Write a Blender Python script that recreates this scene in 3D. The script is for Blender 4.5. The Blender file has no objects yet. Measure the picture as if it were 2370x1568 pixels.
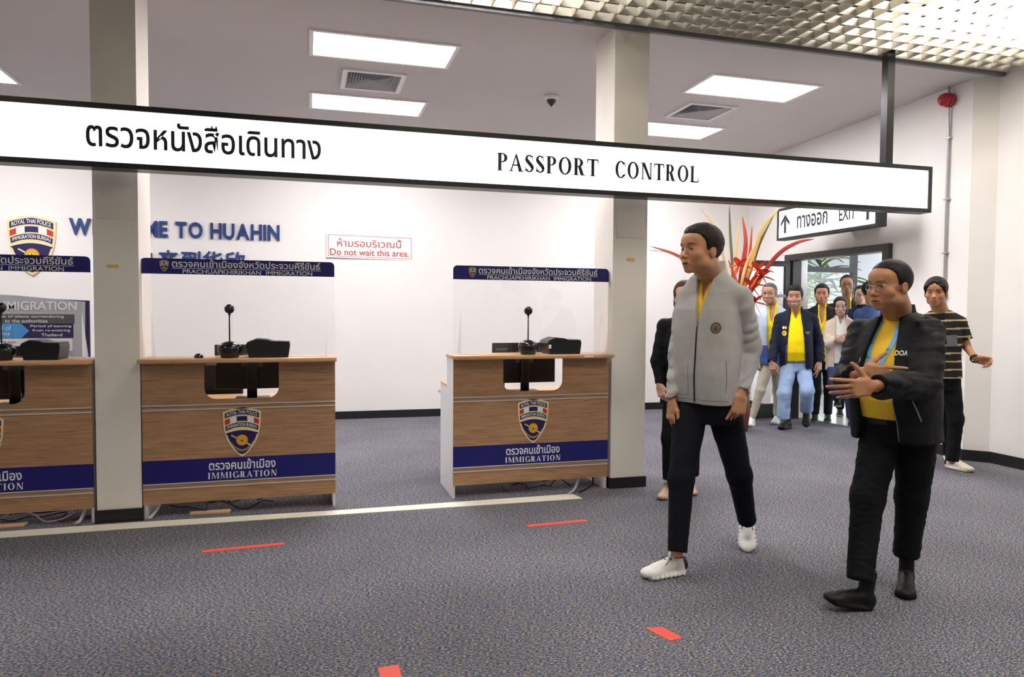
import bpy, bmesh, math, random
import numpy as np
from mathutils import Vector, Matrix
from mathutils.bvhtree import BVHTree

S = bpy.context.scene
COL = S.collection
random.seed(7)
RNG = np.random.default_rng(7)

# ------------------------------------------------------------------ camera
F, YAW, PIT, ROL, EYE = 1650.0, math.radians(15.93), math.radians(2.15), math.radians(-0.343), 1.41
_fw = Vector((math.sin(YAW) * math.cos(PIT), math.cos(YAW) * math.cos(PIT), -math.sin(PIT)))
_rt = Vector((math.cos(YAW), -math.sin(YAW), 0))
_dn = -_rt.cross(_fw)
_r2 = _rt * math.cos(ROL) + _dn * math.sin(ROL)
_d2 = -_rt * math.sin(ROL) + _dn * math.cos(ROL)
cd = bpy.data.cameras.new('camera')
cd.sensor_fit = 'HORIZONTAL'; cd.sensor_width = 36.0; cd.lens = F / 2370 * 36
cd.clip_start = 0.05; cd.clip_end = 200
cam = bpy.data.objects.new('camera', cd); COL.objects.link(cam)
m = Matrix(((_r2.x, -_d2.x, -_fw.x, 0), (_r2.y, -_d2.y, -_fw.y, 0), (_r2.z, -_d2.z, -_fw.z, EYE), (0, 0, 0, 1)))
cam.matrix_world = m
S.camera = cam
FWD = np.array([math.sin(YAW), math.cos(YAW), 0.0])
RT = np.array([math.cos(YAW), -math.sin(YAW), 0.0])

# ------------------------------------------------------------------ view, world, light
S.view_settings.view_transform = 'Standard'
S.view_settings.look = 'None'
S.view_settings.gamma = 1
S.view_settings.use_curve_mapping = False
S.view_settings.exposure = 1.15
w = bpy.data.worlds.new('world'); S.world = w; w.use_nodes = True
bg = w.node_tree.nodes['Background']; bg.inputs[0].default_value = (0.90, 0.95, 1.0, 1); bg.inputs[1].default_value = 1.3
PANEL_E = 15.0        # emission of the office ceiling panels
CRATE_E = 15.0       # emission of the luminaires above the egg crate
SIGN_E = 0.5        # backlit sign

# ------------------------------------------------------------------ materials
MATS = {}
def mat(name, col, rough=0.6, metal=0.0, spec=0.5, emit=None, es=0.0, bump=None, noise=None, vcol=False, coat=0.0, alpha=None):
    """bump=(scale, strength[, stretch]) ; noise=(scale, amount[, stretch xyz]) varies the colour"""
    if name in MATS: return MATS[name]
    mt = bpy.data.materials.new(name); MATS[name] = mt; mt.use_nodes = True
    nt = mt.node_tree; b = nt.nodes['Principled BSDF']
    c = tuple(col) + (1,) if len(col) == 3 else tuple(col)
    b.inputs['Base Color'].default_value = c
    b.inputs['Roughness'].default_value = rough; b.inputs['Metallic'].default_value = metal
    b.inputs['Specular IOR Level'].default_value = spec
    if coat: b.inputs['Coat Weight'].default_value = coat; b.inputs['Coat Roughness'].default_value = 0.08
    if emit: b.inputs['Emission Color'].default_value = tuple(emit) + (1,); b.inputs['Emission Strength'].default_value = es
    mt.diffuse_color = c
    src = None
    if vcol:
        a = nt.nodes.new('ShaderNodeAttribute'); a.attribute_name = 'tint'; src = a.outputs['Color']
        nt.links.new(src, b.inputs['Base Color'])
    if noise or bump:
        tc = nt.nodes.new('ShaderNodeTexCoord')
    if noise:
        mp = nt.nodes.new('ShaderNodeMapping'); nt.links.new(tc.outputs['Object'], mp.inputs[0])
        mp.inputs['Scale'].default_value = noise[2] if len(noise) > 2 else (1, 1, 1)
        n = nt.nodes.new('ShaderNodeTexNoise'); n.inputs['Scale'].default_value = noise[0]; n.inputs['Detail'].default_value = 4
        nt.links.new(mp.outputs[0], n.inputs['Vector'])
        mr = nt.nodes.new('ShaderNodeMapRange'); mr.inputs[1].default_value = 0.3; mr.inputs[2].default_value = 0.7
        mr.inputs[3].default_value = 1 - noise[1]; mr.inputs[4].default_value = 1 + noise[1]
        nt.links.new(n.outputs[0], mr.inputs[0])
        vm = nt.nodes.new('ShaderNodeVectorMath'); vm.operation = 'SCALE'
        if src: nt.links.new(src, vm.inputs[0])
        else: vm.inputs[0].default_value = c[:3]
        nt.links.new(mr.outputs[0], vm.inputs['Scale'])
        nt.links.new(vm.outputs[0], b.inputs['Base Color'])
    if bump:
        mp = nt.nodes.new('ShaderNodeMapping'); nt.links.new(tc.outputs['Object'], mp.inputs[0])
        mp.inputs['Scale'].default_value = bump[2] if len(bump) > 2 else (1, 1, 1)
        n = nt.nodes.new('ShaderNodeTexNoise'); n.inputs['Scale'].default_value = bump[0]; n.inputs['Detail'].default_value = 3
        nt.links.new(mp.outputs[0], n.inputs['Vector'])
        bp = nt.nodes.new('ShaderNodeBump'); bp.inputs['Strength'].default_value = bump[1]; bp.inputs['Distance'].default_value = 0.01
        nt.links.new(n.outputs[0], bp.inputs['Height']); nt.links.new(bp.outputs[0], b.inputs['Normal'])
    return mt

def glass(name, tint=(1, 1, 1), refl=0.06):
    if name in MATS: return MATS[name]
    mt = bpy.data.materials.new(name); MATS[name] = mt; mt.use_nodes = True
    nt = mt.node_tree; nt.nodes.clear()
    o = nt.nodes.new('ShaderNodeOutputMaterial'); mx = nt.nodes.new('ShaderNodeMixShader')
    t = nt.nodes.new('ShaderNodeBsdfTransparent'); g = nt.nodes.new('ShaderNodeBsdfGlossy')
    t.inputs[0].default_value = tuple(tint) + (1,); g.inputs['Roughness'].default_value = 0.03
    lw = nt.nodes.new('ShaderNodeLayerWeight'); lw.inputs[0].default_value = 0.25
    mr = nt.nodes.new('ShaderNodeMapRange'); mr.inputs[3].default_value = refl; mr.inputs[4].default_value = 0.7
    nt.links.new(lw.outputs['Fresnel'], mr.inputs[0]); nt.links.new(mr.outputs[0], mx.inputs[0])
    nt.links.new(t.outputs[0], mx.inputs[1]); nt.links.new(g.outputs[0], mx.inputs[2]); nt.links.new(mx.outputs[0], o.inputs[0])
    return mt

def s2l(r, g, b):
    f = lambda c: ((c / 255 + 0.055) / 1.055) ** 2.4 if c > 10 else c / 255 / 12.92
    return (f(r), f(g), f(b))

# ------------------------------------------------------------------ object helpers
def tag(o, label=None, cat=None, group=None, kind=None):
    if label: o['label'] = label
    if cat: o['category'] = cat
    if group: o['group'] = group
    if kind: o['kind'] = kind
    return o

def empty(name, loc, label, cat, group=None, rz=0.0):
    o = bpy.data.objects.new(name, None); COL.objects.link(o); o.location = loc; o.rotation_euler = (0, 0, rz)
    o.empty_display_size = 0.1
    return tag(o, label, cat, group)

class MB:
    """collects shapes with per-face materials; build() links ONE mesh object"""
    def __init__(s): s.v = []; s.f = []; s.m = []; s.mats = []; s.sm = []
    def mi(s, m):
        if m not in s.mats: s.mats.append(m)
        return s.mats.index(m)
    def add(s, v, f, m, smooth=False):
        o = len(s.v); s.v.extend([tuple(map(float, p)) for p in v]); i = s.mi(m)
        for q in f: s.f.append([int(k) + o for k in q]); s.m.append(i); s.sm.append(smooth)
        return s
    def box(s, x0, x1, y0, y1, z0, z1, m):
        v = [(x, y, z) for z in (z0, z1) for y in (y0, y1) for x in (x0, x1)]
        return s.add(v, [(0, 2, 3, 1), (4, 5, 7, 6), (0, 1, 5, 4), (2, 6, 7, 3), (0, 4, 6, 2), (1, 3, 7, 5)], m)
    def obox(s, a, b, side, w, h, m, up=None):
        """box along a->b, width w along side, height h along the third axis, a,b at the centre line"""
        a, b = Vector(a), Vector(b); d = (b - a).normalized(); sd = Vector(side); sd = (sd - d * sd.dot(d)).normalized(); n = d.cross(sd)
        v = [p + sd * i * w / 2 + n * j * h / 2 for p in (a, b) for j in (-1, 1) for i in (-1, 1)]
        return s.add(v, [(0, 2, 3, 1), (4, 5, 7, 6), (0, 1, 5, 4), (2, 6, 7, 3), (0, 4, 6, 2), (1, 3, 7, 5)], m)
    def rbox(s, x0, x1, y0, y1, z0, z1, m, r=0.005, seg=2):
        bm = bmesh.new(); bmesh.ops.create_cube(bm, size=1)
        for v in bm.verts: v.co = Vector(((x0 + x1) / 2 + v.co.x * (x1 - x0), (y0 + y1) / 2 + v.co.y * (y1 - y0), (z0 + z1) / 2 + v.co.z * (z1 - z0)))
        bmesh.ops.bevel(bm, geom=bm.edges[:], offset=r, segments=seg, affect='EDGES', profile=0.5)
        bm.verts.index_update()
        s.add([v.co[:] for v in bm.verts], [[v.index for v in f.verts] for f in bm.faces], m, True); bm.free(); return s
    def prism(s, pts, fn, d, m, m2=None):
        """extrude polygon pts (2-D) by d; fn(a, b, depth) -> 3-D"""
        n = len(pts); v = [fn(a, b, 0) for a, b in pts] + [fn(a, b, d) for a, b in pts]
        s.add(v, [list(range(n))], m2 or m); s.add(v, [list(range(2 * n - 1, n - 1, -1))], m)
        return s.add(v, [(i, (i + 1) % n, n + (i + 1) % n, n + i) for i in range(n)], m)
    def tube(s, pts, r, m, seg=8, caps=True):
        P_ = [Vector(p) for p in pts]; n = len(P_); rs = r if hasattr(r, '__len__') else [r] * n
        v = []; ref = None
        for i, p in enumerate(P_):
            t = (P_[min(i + 1, n - 1)] - P_[max(i - 1, 0)]).normalized()
            if ref is None: ref = t.orthogonal().normalized()
            ref = (ref - t * ref.dot(t)).normalized(); bn = t.cross(ref)
            for k in range(seg):
                a = 2 * math.pi * k / seg; v.append(p + (ref * math.cos(a) + bn * math.sin(a)) * rs[i])
        f = [(i * seg + k, i * seg + (k + 1) % seg, (i + 1) * seg + (k + 1) % seg, (i + 1) * seg + k) for i in range(n - 1) for k in range(seg)]
        s.add(v, f, m, True)
        if caps: s.add(v[:seg], [list(range(seg))[::-1]], m); s.add(v[-seg:], [list(range(seg))], m)
        return s
    def lathe(s, prof, c, m, seg=24, axis='z', sc=(1, 1)):
        v = []
        for r, z in prof:
            for k in range(seg):
                a = 2 * math.pi * k / seg; x, y = r * math.cos(a) * sc[0], r * math.sin(a) * sc[1]
                q = (x, y, z) if axis == 'z' else ((x, z, y) if axis == 'y' else (z, x, y))
                v.append((c[0] + q[0], c[1] + q[1], c[2] + q[2]))
        n = len(prof)
        f = [(i * seg + k, i * seg + (k + 1) % seg, (i + 1) * seg + (k + 1) % seg, (i + 1) * seg + k) for i in range(n - 1) for k in range(seg)]
        return s.add(v, f, m, True)
    def build(s, name, parent=None, local=True, **kw):
        me = bpy.data.meshes.new(name); me.from_pydata(s.v, [], s.f)
        for mm in s.mats: me.materials.append(mm)
        me.polygons.foreach_set('material_index', s.m); me.polygons.foreach_set('use_smooth', s.sm); me.update()
        o = bpy.data.objects.new(name, me); COL.objects.link(o)
        if parent:
            o.parent = parent
            if not local: o.matrix_parent_inverse = Matrix.Translation(-Vector(parent.location))
        return tag(o, **kw)

def copy_tree(o, parent=None):
    c = o.copy(); COL.objects.link(c)
    if parent: c.parent = parent; c.matrix_parent_inverse = o.matrix_parent_inverse.copy()
    for ch in list(o.children): copy_tree(ch, c)
    return c

def catmull(pts, n=6):
    P_ = [np.array(p, float) for p in pts]; P_ = [2 * P_[0] - P_[1]] + P_ + [2 * P_[-1] - P_[-2]]; out = []
    for i in range(1, len(P_) - 2):
        for k in range(n):
            t = k / n; a, b, c, d = P_[i - 1:i + 3]
            out.append(0.5 * ((2 * b) + (-a + c) * t + (2 * a - 5 * b + 4 * c - d) * t * t + (-a + 3 * b - 3 * c + d) * t ** 3))
    out.append(P_[-2]); return out

# ------------------------------------------------------------------ lettering
_TC = {}
def text_poly(s, bold=0.0):
    key = (s, bold)
    if key in _TC: return _TC[key]
    cu = bpy.data.curves.new('txt', 'FONT'); cu.body = s; cu.size = 1; cu.offset = bold; cu.resolution_u = 3
    ob = bpy.data.objects.new('txt', cu); COL.objects.link(ob)
    dg = bpy.context.evaluated_depsgraph_get(); ev = ob.evaluated_get(dg); me = ev.to_mesh()
    v = np.array([p.co[:2] for p in me.vertices]) if len(me.vertices) else np.zeros((1, 2)); f = [list(p.vertices) for p in me.polygons]
    ev.to_mesh_clear(); bpy.data.objects.remove(ob); bpy.data.curves.remove(cu)
    _TC[key] = (v, f); return _TC[key]

def ring_pts(cx, cy, rx, ry, a0, a1, n=20):
    return [(cx + rx * math.cos(math.radians(a0 + (a1 - a0) * i / n)), cy + ry * math.sin(math.radians(a0 + (a1 - a0) * i / n))) for i in range(n + 1)]
def _arc(cx, cy, rx, ry, ix, iy, a0, a1, dx=0):
    o = ring_pts(cx, cy, rx, ry, a0, a1); i = ring_pts(cx + dx, cy, ix, iy, a0, a1)
    return [[o[k], o[k + 1], i[k + 1], i[k]] for k in range(len(o) - 1)]
def _r(x0, x1, y0, y1): return [(x0, y0), (x1, y0), (x1, y1), (x0, y1)]
def _stem(x, t, y0=0.0, y1=1.0, sb=0.07, st=0.07):
    return [_r(x, x + t, y0, y1)] + ([_r(x - sb, x + t + sb, y0, y0 + .045)] if sb else []) + ([_r(x - st, x + t + st, y1 - .045, y1)] if st else [])
def serif_poly(s, t=0.17, h=0.07, gap=0.12, space=0.55):
    G = {}
    G['I'] = (t + .16, _stem(.08, t))
    G['P'] = (.64, _stem(.07, t) + _arc(.30, .735, .32, .265, .32 - t, .205, -90, 90) + [_r(.2, .31, .94, 1), _r(.2, .31, .47, .53)])
    G['R'] = (.76, _stem(.07, t) + _arc(.30, .745, .31, .255, .31 - t, .195, -90, 90) + [_r(.2, .31, .94, 1), _r(.2, .31, .49, .55),
              [(.28, .52), (.28 + t * 1.1, .52), (.66, .045), (.66 - t * 1.15, .045)], _r(.46, .76, 0, .045)])
    G['A'] = (.82, [[(.05, 0), (.05 + h * 1.1, 0), (.42, .93), (.38, 1)], [(.40, 1), (.44, 1), (.44 + .34, .0), (.44 + .34 - t * 1.15, .0), (.37, .86)], _r(.19, .62, .32, .32 + h), _r(-.03, .22, 0, .045), _r(.52, .88, 0, .045)])
    G['S'] = (.56, _arc(.28, .735, .25, .265, .25 - t * .75, .265 - h, 35, 200) + _arc(.28, .265, .27, .265, .27 - t * .75, .265 - h, -160, 20) +
              [[(.05, .62), (.05 + t * .6, .80), (.52, .42), (.54, .27), (.54 - t * .6, .2)]] + [_r(.46, .50, .70, .97), _r(.04, .08, .03, .33)])
    G['O'] = (.86, _arc(.43, .5, .40, .52, .40 - t, .52 - h, 0, 360))
    G['C'] = (.76, _arc(.42, .5, .38, .52, .38 - t, .52 - h, 40, 322) + [_r(.69, .73, .66, 1.0), [(.72, .30), (.76, .26), (.70, .1), (.64, .14)]])
    G['G'] = (.86, _arc(.42, .5, .38, .52, .38 - t, .52 - h, 45, 318) + [_r(.69, .73, .68, 1.0)] + [_r(.66, .66 + t, .04, .42), _r(.56, .88, .40, .445)])
    G['T'] = (.74, _stem(.37 - t / 2, t, st=0) + [_r(.02, .72, 1 - h, 1), [(.0, .74), (.04, .74), (.08, 1 - h), (.02, 1)], [(.74, .74), (.70, .74), (.66, 1 - h), (.72, 1)]])
    G['N'] = (.86, _stem(.12, h, st=0) + _stem(.70, h, sb=0) + [_r(.0, .24, .955, 1), [(.08, 1), (.08 + t * 1.2, 1), (.76, 0), (.72, 0), (.76 - t * .9, .0)]])
    G['L'] = (.66, _stem(.07, t) + [_r(.07, .62, 0, h), [(.66, .28), (.62, .28), (.56, h), (.62, 0)]])
    G['M'] = (1.04, _stem(.10, h, st=0) + _stem(.80, t * .95, st=.05) + [_r(.0, .22, .955, 1), [(.08, 1), (.08 + t * 1.15, 1), (.56, .06), (.50, 0), (.47, .02)], [(.47, .02), (.53, .06), (.84, 1), (.79, 1)]])
    vs, fs, x = [], [], 0.0
    for ch in s:
        if ch == ' ': x += space; continue
        wd, polys = G[ch]
        for p in polys:
            b = len(vs); vs.extend([(x + a, c) for a, c in p]); fs.append(list(range(b, b + len(p))))
        x += wd + gap
    return np.array(vs), fs

def put_text(mb, vf, x0, x1, z0, z1, fn, m, warp=None, d=0.0, fit='both'):
    """fit a flat text mesh in the box x0..x1, z0..z1 of a plane; fn(a, b, depth) -> 3-D"""
    v, f = vf; lo, hi = v.min(0), v.max(0)
    q = (v - lo) / np.maximum(hi - lo, 1e-6); a = x0 + q[:, 0] * (x1 - x0); b = z0 + q[:, 1] * (z1 - z0)
    if warp: a, b = warp(a, b)
    mb.add([fn(p, r, 0) for p, r in zip(a, b)], f, m)
    if d:
        o = len(v); vv = [fn(p, r, 0) for p, r in zip(a, b)] + [fn(p, r, d) for p, r in zip(a, b)]
        ec = {}
        for q in f:
            for i in range(len(q)):
                e = (q[i], q[(i + 1) % len(q)]); ec[e] = 1
        mb.add(vv, [(i, j, j + o, i + o) for (i, j) in ec if (j, i) not in ec], m)

# ------------------------------------------------------------------ signed-distance sculpting
def smin(a, b, k):
    h = np.clip(0.5 + 0.5 * (b - a) / k, 0, 1); return b * (1 - h) + a * h - k * h * (1 - h)

class SDF:
    def __init__(s, lo, hi, h):
        s.h = h; s.lo = np.array(lo, float); n = np.ceil((np.array(hi) - s.lo) / h).astype(int) + 1
        s.ax = [s.lo[i] + h * np.arange(n[i]) for i in range(3)]
        s.f = np.full(tuple(n), 1.0, np.float32)
    def _blk(s, lo, hi):
        sl = []
        for i in range(3):
            a = int(max(0, math.floor((lo[i] - s.lo[i]) / s.h))); b = int(min(len(s.ax[i]), math.ceil((hi[i] - s.lo[i]) / s.h) + 1))
            if b <= a: return None
            sl.append(slice(a, b))
        return tuple(sl)
    def _xyz(s, sl):
        return (s.ax[0][sl[0]][:, None, None].astype(np.float32), s.ax[1][sl[1]][None, :, None].astype(np.float32), s.ax[2][sl[2]][None, None, :].astype(np.float32))
    def add(s, prim, k=0.01):
        fn, lo, hi = prim; p = max(k * 1.5, 2.5 * s.h); sl = s._blk(np.array(lo) - p, np.array(hi) + p)
        if sl is None: return s
        s.f[sl] = smin(s.f[sl], fn(*s._xyz(sl)).astype(np.float32), k); return s
    def sub(s, prim, k=0.006):
        fn, lo, hi = prim; p = max(k * 1.5, 2.5 * s.h); sl = s._blk(np.array(lo) - p, np.array(hi) + p)
        if sl is None: return s
        s.f[sl] = -smin(-s.f[sl], fn(*s._xyz(sl)).astype(np.float32), k); return s
    def clip(s, fn, k=0.003):       # keep fn < 0
        x, y, z = s._xyz((slice(None),) * 3); s.f = -smin(-s.f, -(fn(x, y, z).astype(np.float32) + 0 * s.f), k); return s
    def disp(s, fn, band=0.03):
        x, y, z = s._xyz((slice(None),) * 3); s.f = s.f + np.where(np.abs(s.f) < band, fn(x, y, z), 0).astype(np.float32); return s
    def mesh(s):
        f = s.f; f[0], f[-1], f[:, 0], f[:, -1], f[:, :, 0], f[:, :, -1] = (1,) * 6
        nx, ny, nz = f.shape; sg = f < 0
        c = np.zeros((nx - 1, ny - 1, nz - 1), np.uint8)
        for i in (0, 1):
            for j in (0, 1):
                for k in (0, 1): c += sg[i:nx - 1 + i, j:ny - 1 + j, k:nz - 1 + k]
        act = (c > 0) & (c < 8); idx = np.argwhere(act); ids = np.full(c.shape, -1, np.int64); ids[act] = np.arange(len(idx))
        acc = np.zeros((len(idx), 3)); cnt = np.zeros(len(idx))
        cor = [(i, j, k) for i in (0, 1) for j in (0, 1) for k in (0, 1)]
        val = {q: f[idx[:, 0] + q[0], idx[:, 1] + q[1], idx[:, 2] + q[2]] for q in cor}
        for q in cor:
            for a in range(3):
                if q[a]: continue
                r = list(q); r[a] = 1; r = tuple(r); u, w_ = val[q], val[r]; cr = (u < 0) != (w_ < 0)
                t = np.where(cr, u / np.where(cr, u - w_, 1), 0); p = np.zeros((len(idx), 3)) + q; p[:, a] = t
                acc[cr] += p[cr]; cnt[cr] += 1
        V = s.lo + s.h * (idx + acc / cnt[:, None]); Q = []
        for a in range(3):
            b, d = (a + 1) % 3, (a + 2) % 3
            sl0 = [slice(None)] * 3; sl1 = [slice(None)] * 3; sl0[a] = slice(0, -1); sl1[a] = slice(1, None)
            x0, x1 = sg[tuple(sl0)], sg[tuple(sl1)]; e = np.argwhere(x0 != x1)
            ok = (e[:, b] > 0) & (e[:, d] > 0) & (e[:, b] < f.shape[b] - 1) & (e[:, d] < f.shape[d] - 1); e = e[ok]
            inside = x0[e[:, 0], e[:, 1], e[:, 2]]
            def cid(db, dd):
                q = e.copy(); q[:, b] += db; q[:, d] += dd; return ids[q[:, 0], q[:, 1], q[:, 2]]
            quad = np.stack([cid(-1, -1), cid(0, -1), cid(0, 0), cid(-1, 0)], 1)
            quad[~inside] = quad[~inside][:, ::-1]; Q.append(quad)
        return V, np.concatenate(Q)

def nrm(v): v = np.array(v, float); return v / np.linalg.norm(v)
def limb(a, b, ra, rb, side=None, fa=1.0, fb=None, pw=1.0):
    """tapered capsule; thickness across side is ra/rb, along the third axis it is times fa/fb"""
    a, b = np.array(a, float), np.array(b, float); d = b - a; L2 = float(d @ d); fb = fa if fb is None else fb
    ax = d / math.sqrt(L2)
    sd = nrm(np.cross(ax, [0.31, 0.2, 0.9])) if side is None else nrm(np.array(side) - ax * (np.array(side) @ ax)); n = np.cross(ax, sd)
    R_ = max(ra, rb) * max(1, fa, fb)
    def fn(x, y, z):
        px, py, pz = x - a[0], y - a[1], z - a[2]; al = (px * d[0] + py * d[1] + pz * d[2]) / L2; t = np.clip(al, 0, 1)
        r = ra + (rb - ra) * t ** pw; fl = fa + (fb - fa) * t
        qx, qy, qz = px - d[0] * t, py - d[1] * t, pz - d[2] * t
        u = qx * sd[0] + qy * sd[1] + qz * sd[2]; v = qx * n[0] + qy * n[1] + qz * n[2]; e = (al - t) * math.sqrt(L2)
        q = np.sqrt((u / r) ** 2 + (v / (r * fl)) ** 2 + (e / np.minimum(r, r * fl)) ** 2)
        return (q - 1) * np.minimum(r, r * fl)
    return fn, np.minimum(a, b) - R_, np.maximum(a, b) + R_
def ell(c, r, M=None):
    c, r = np.array(c, float), np.array(r, float); M = np.eye(3) if M is None else M; R_ = max(r)
    def fn(x, y, z):
        px, py, pz = x - c[0], y - c[1], z - c[2]
        q = [(px * M[0, i] + py * M[1, i] + pz * M[2, i]) / r[i] for i in range(3)]
        k0 = np.sqrt(q[0] ** 2 + q[1] ** 2 + q[2] ** 2); k1 = np.sqrt((q[0] / r[0]) ** 2 + (q[1] / r[1]) ** 2 + (q[2] / r[2]) ** 2)
        return k0 * (k0 - 1) / np.maximum(k1, 1e-6)
    return fn, c - R_, c + R_
def boxp(c, hs, M=None, r=0.003):
    c, hs = np.array(c, float), np.array(hs, float); M = np.eye(3) if M is None else M; R_ = np.linalg.norm(hs)
    def fn(x, y, z):
        px, py, pz = x - c[0], y - c[1], z - c[2]
        q = [np.abs(px * M[0, i] + py * M[1, i] + pz * M[2, i]) - hs[i] + r for i in range(3)]
        return np.sqrt(sum(np.maximum(t, 0) ** 2 for t in q)) + np.minimum(np.maximum(np.maximum(q[0], q[1]), q[2]), 0) - r
    return fn, c - R_, c + R_
def loft(o, M, st, n=2.3):
    """o origin, M columns (right, forward, up); st rows (z, cx, cy, rx, ry)"""
    o = np.array(o, float); st = np.array(st, float); zs = st[:, 0]
    cs = [o + M @ np.array([r[1] + i * r[3], r[2] + j * r[4], r[0]]) for r in st for i in (-1, 1) for j in (-1, 1)]
    lo, hi = np.min(cs, 0), np.max(cs, 0)
    def fn(x, y, z):
        px, py, pz = x - o[0], y - o[1], z - o[2]
        u, v, w_ = [px * M[0, i] + py * M[1, i] + pz * M[2, i] for i in range(3)]
        I = [np.interp(w_, zs, st[:, i]).astype(np.float32) for i in (1, 2, 3, 4)]
        q = (np.abs((u - I[0]) / I[2]) ** n + np.abs((v - I[1]) / I[3]) ** n) ** (1 / n)
        d = (q - 1) * np.minimum(I[2], I[3]); return np.maximum(d, np.maximum(w_ - zs[-1], zs[0] - w_))
    return fn, lo, hi
def frame(f, up=(0, 0, 1), roll=0.0):
    """columns: person's right, forward, up"""
    f = nrm(f); u = np.array(up, float); u = nrm(u - f * (u @ f)); r = np.cross(f, u)
    if roll: c, s_ = math.cos(roll), math.sin(roll); r, u = r * c + u * s_, u * c - r * s_
    return np.stack([r, f, u], 1)
def facing(a, pitch=0.0):
    """direction a degrees turned to the left of the photographer, 0 looks back at the lens"""
    a, p = math.radians(a), math.radians(pitch)
    return (-FWD * math.cos(a) - RT * math.sin(a)) * math.cos(p) + np.array([0, 0, math.sin(p)])
def waves(seed, amp, sc, n=9, st=(1, 1, 1)):
    r = np.random.default_rng(seed); K = r.normal(size=(n, 3)) * sc * np.array(st); ph = r.uniform(0, 6.28, n); A = r.uniform(.4, 1, n)
    def fn(x, y, z):
        t = 0
        for i in range(n): t = t + A[i] * np.sin(K[i, 0] * x + K[i, 1] * y + K[i, 2] * z + ph[i])
        return (amp * (1 - 2 * np.abs(t / n * 1.3)) ** 1).astype(np.float32)
    return fn

def raw_mesh(name, V, Fs, mats, parent, tint=None, fm=None, local_origin=None, smooth=True):
    me = bpy.data.meshes.new(name); V = np.asarray(V, np.float64)
    if local_origin is not None: V = V - np.array(local_origin)
    Fs = np.asarray(Fs); me.vertices.add(len(V)); me.vertices.foreach_set('co', V.ravel())
    k = Fs.shape[1]; me.loops.add(Fs.size); me.loops.foreach_set('vertex_index', Fs.ravel().astype(np.int32))
    me.polygons.add(len(Fs)); me.polygons.foreach_set('loop_start', np.arange(0, Fs.size, k, dtype=np.int32)); me.polygons.foreach_set('loop_total', np.full(len(Fs), k, np.int32))
    for mm in mats: me.materials.append(mm)
    if fm is not None: me.polygons.foreach_set('material_index', np.asarray(fm, np.int32))
    me.update(calc_edges=True)
    me.polygons.foreach_set('use_smooth', np.full(len(Fs), smooth))
    if tint is not None:
        a = me.color_attributes.new('tint', 'FLOAT_COLOR', 'POINT'); c = np.ones((len(V), 4), np.float32); c[:, :3] = tint; a.data.foreach_set('color', c.ravel())
    me.validate()
    o = bpy.data.objects.new(name, me); COL.objects.link(o)
    if parent: o.parent = parent
    return o

# ------------------------------------------------------------------ the room
XL, YB, ZC = -6.5, -5.0, 3.65            # left wall, wall behind the camera, ceiling
WHITE = mat('painted wall', s2l(236, 232, 228), rough=.75, bump=(160, .05), noise=(1.3, .015))
CEILM = mat('ceiling paint', s2l(206, 200, 199), rough=.85, noise=(.7, .02))
COLM = mat('column paint', s2l(232, 226, 217), rough=.7, bump=(160, .06), noise=(2.0, .03))
BASEM = mat('black skirting', s2l(24, 23, 25), rough=.45)
BLACK = mat('black metal', s2l(18, 18, 21), rough=.35, spec=.5)
DARKBR = mat('dark bronze frame', s2l(42, 38, 38), rough=.4)

def backy(x): return 9.6 + (9.36 - 9.6) * (x + 5) / 11.36
def rightx(y): return 6.09 + (6.36 - 6.09) * (y - 5.40) / 3.96
CX, CY = 6.36, backy(6.36)

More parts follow.
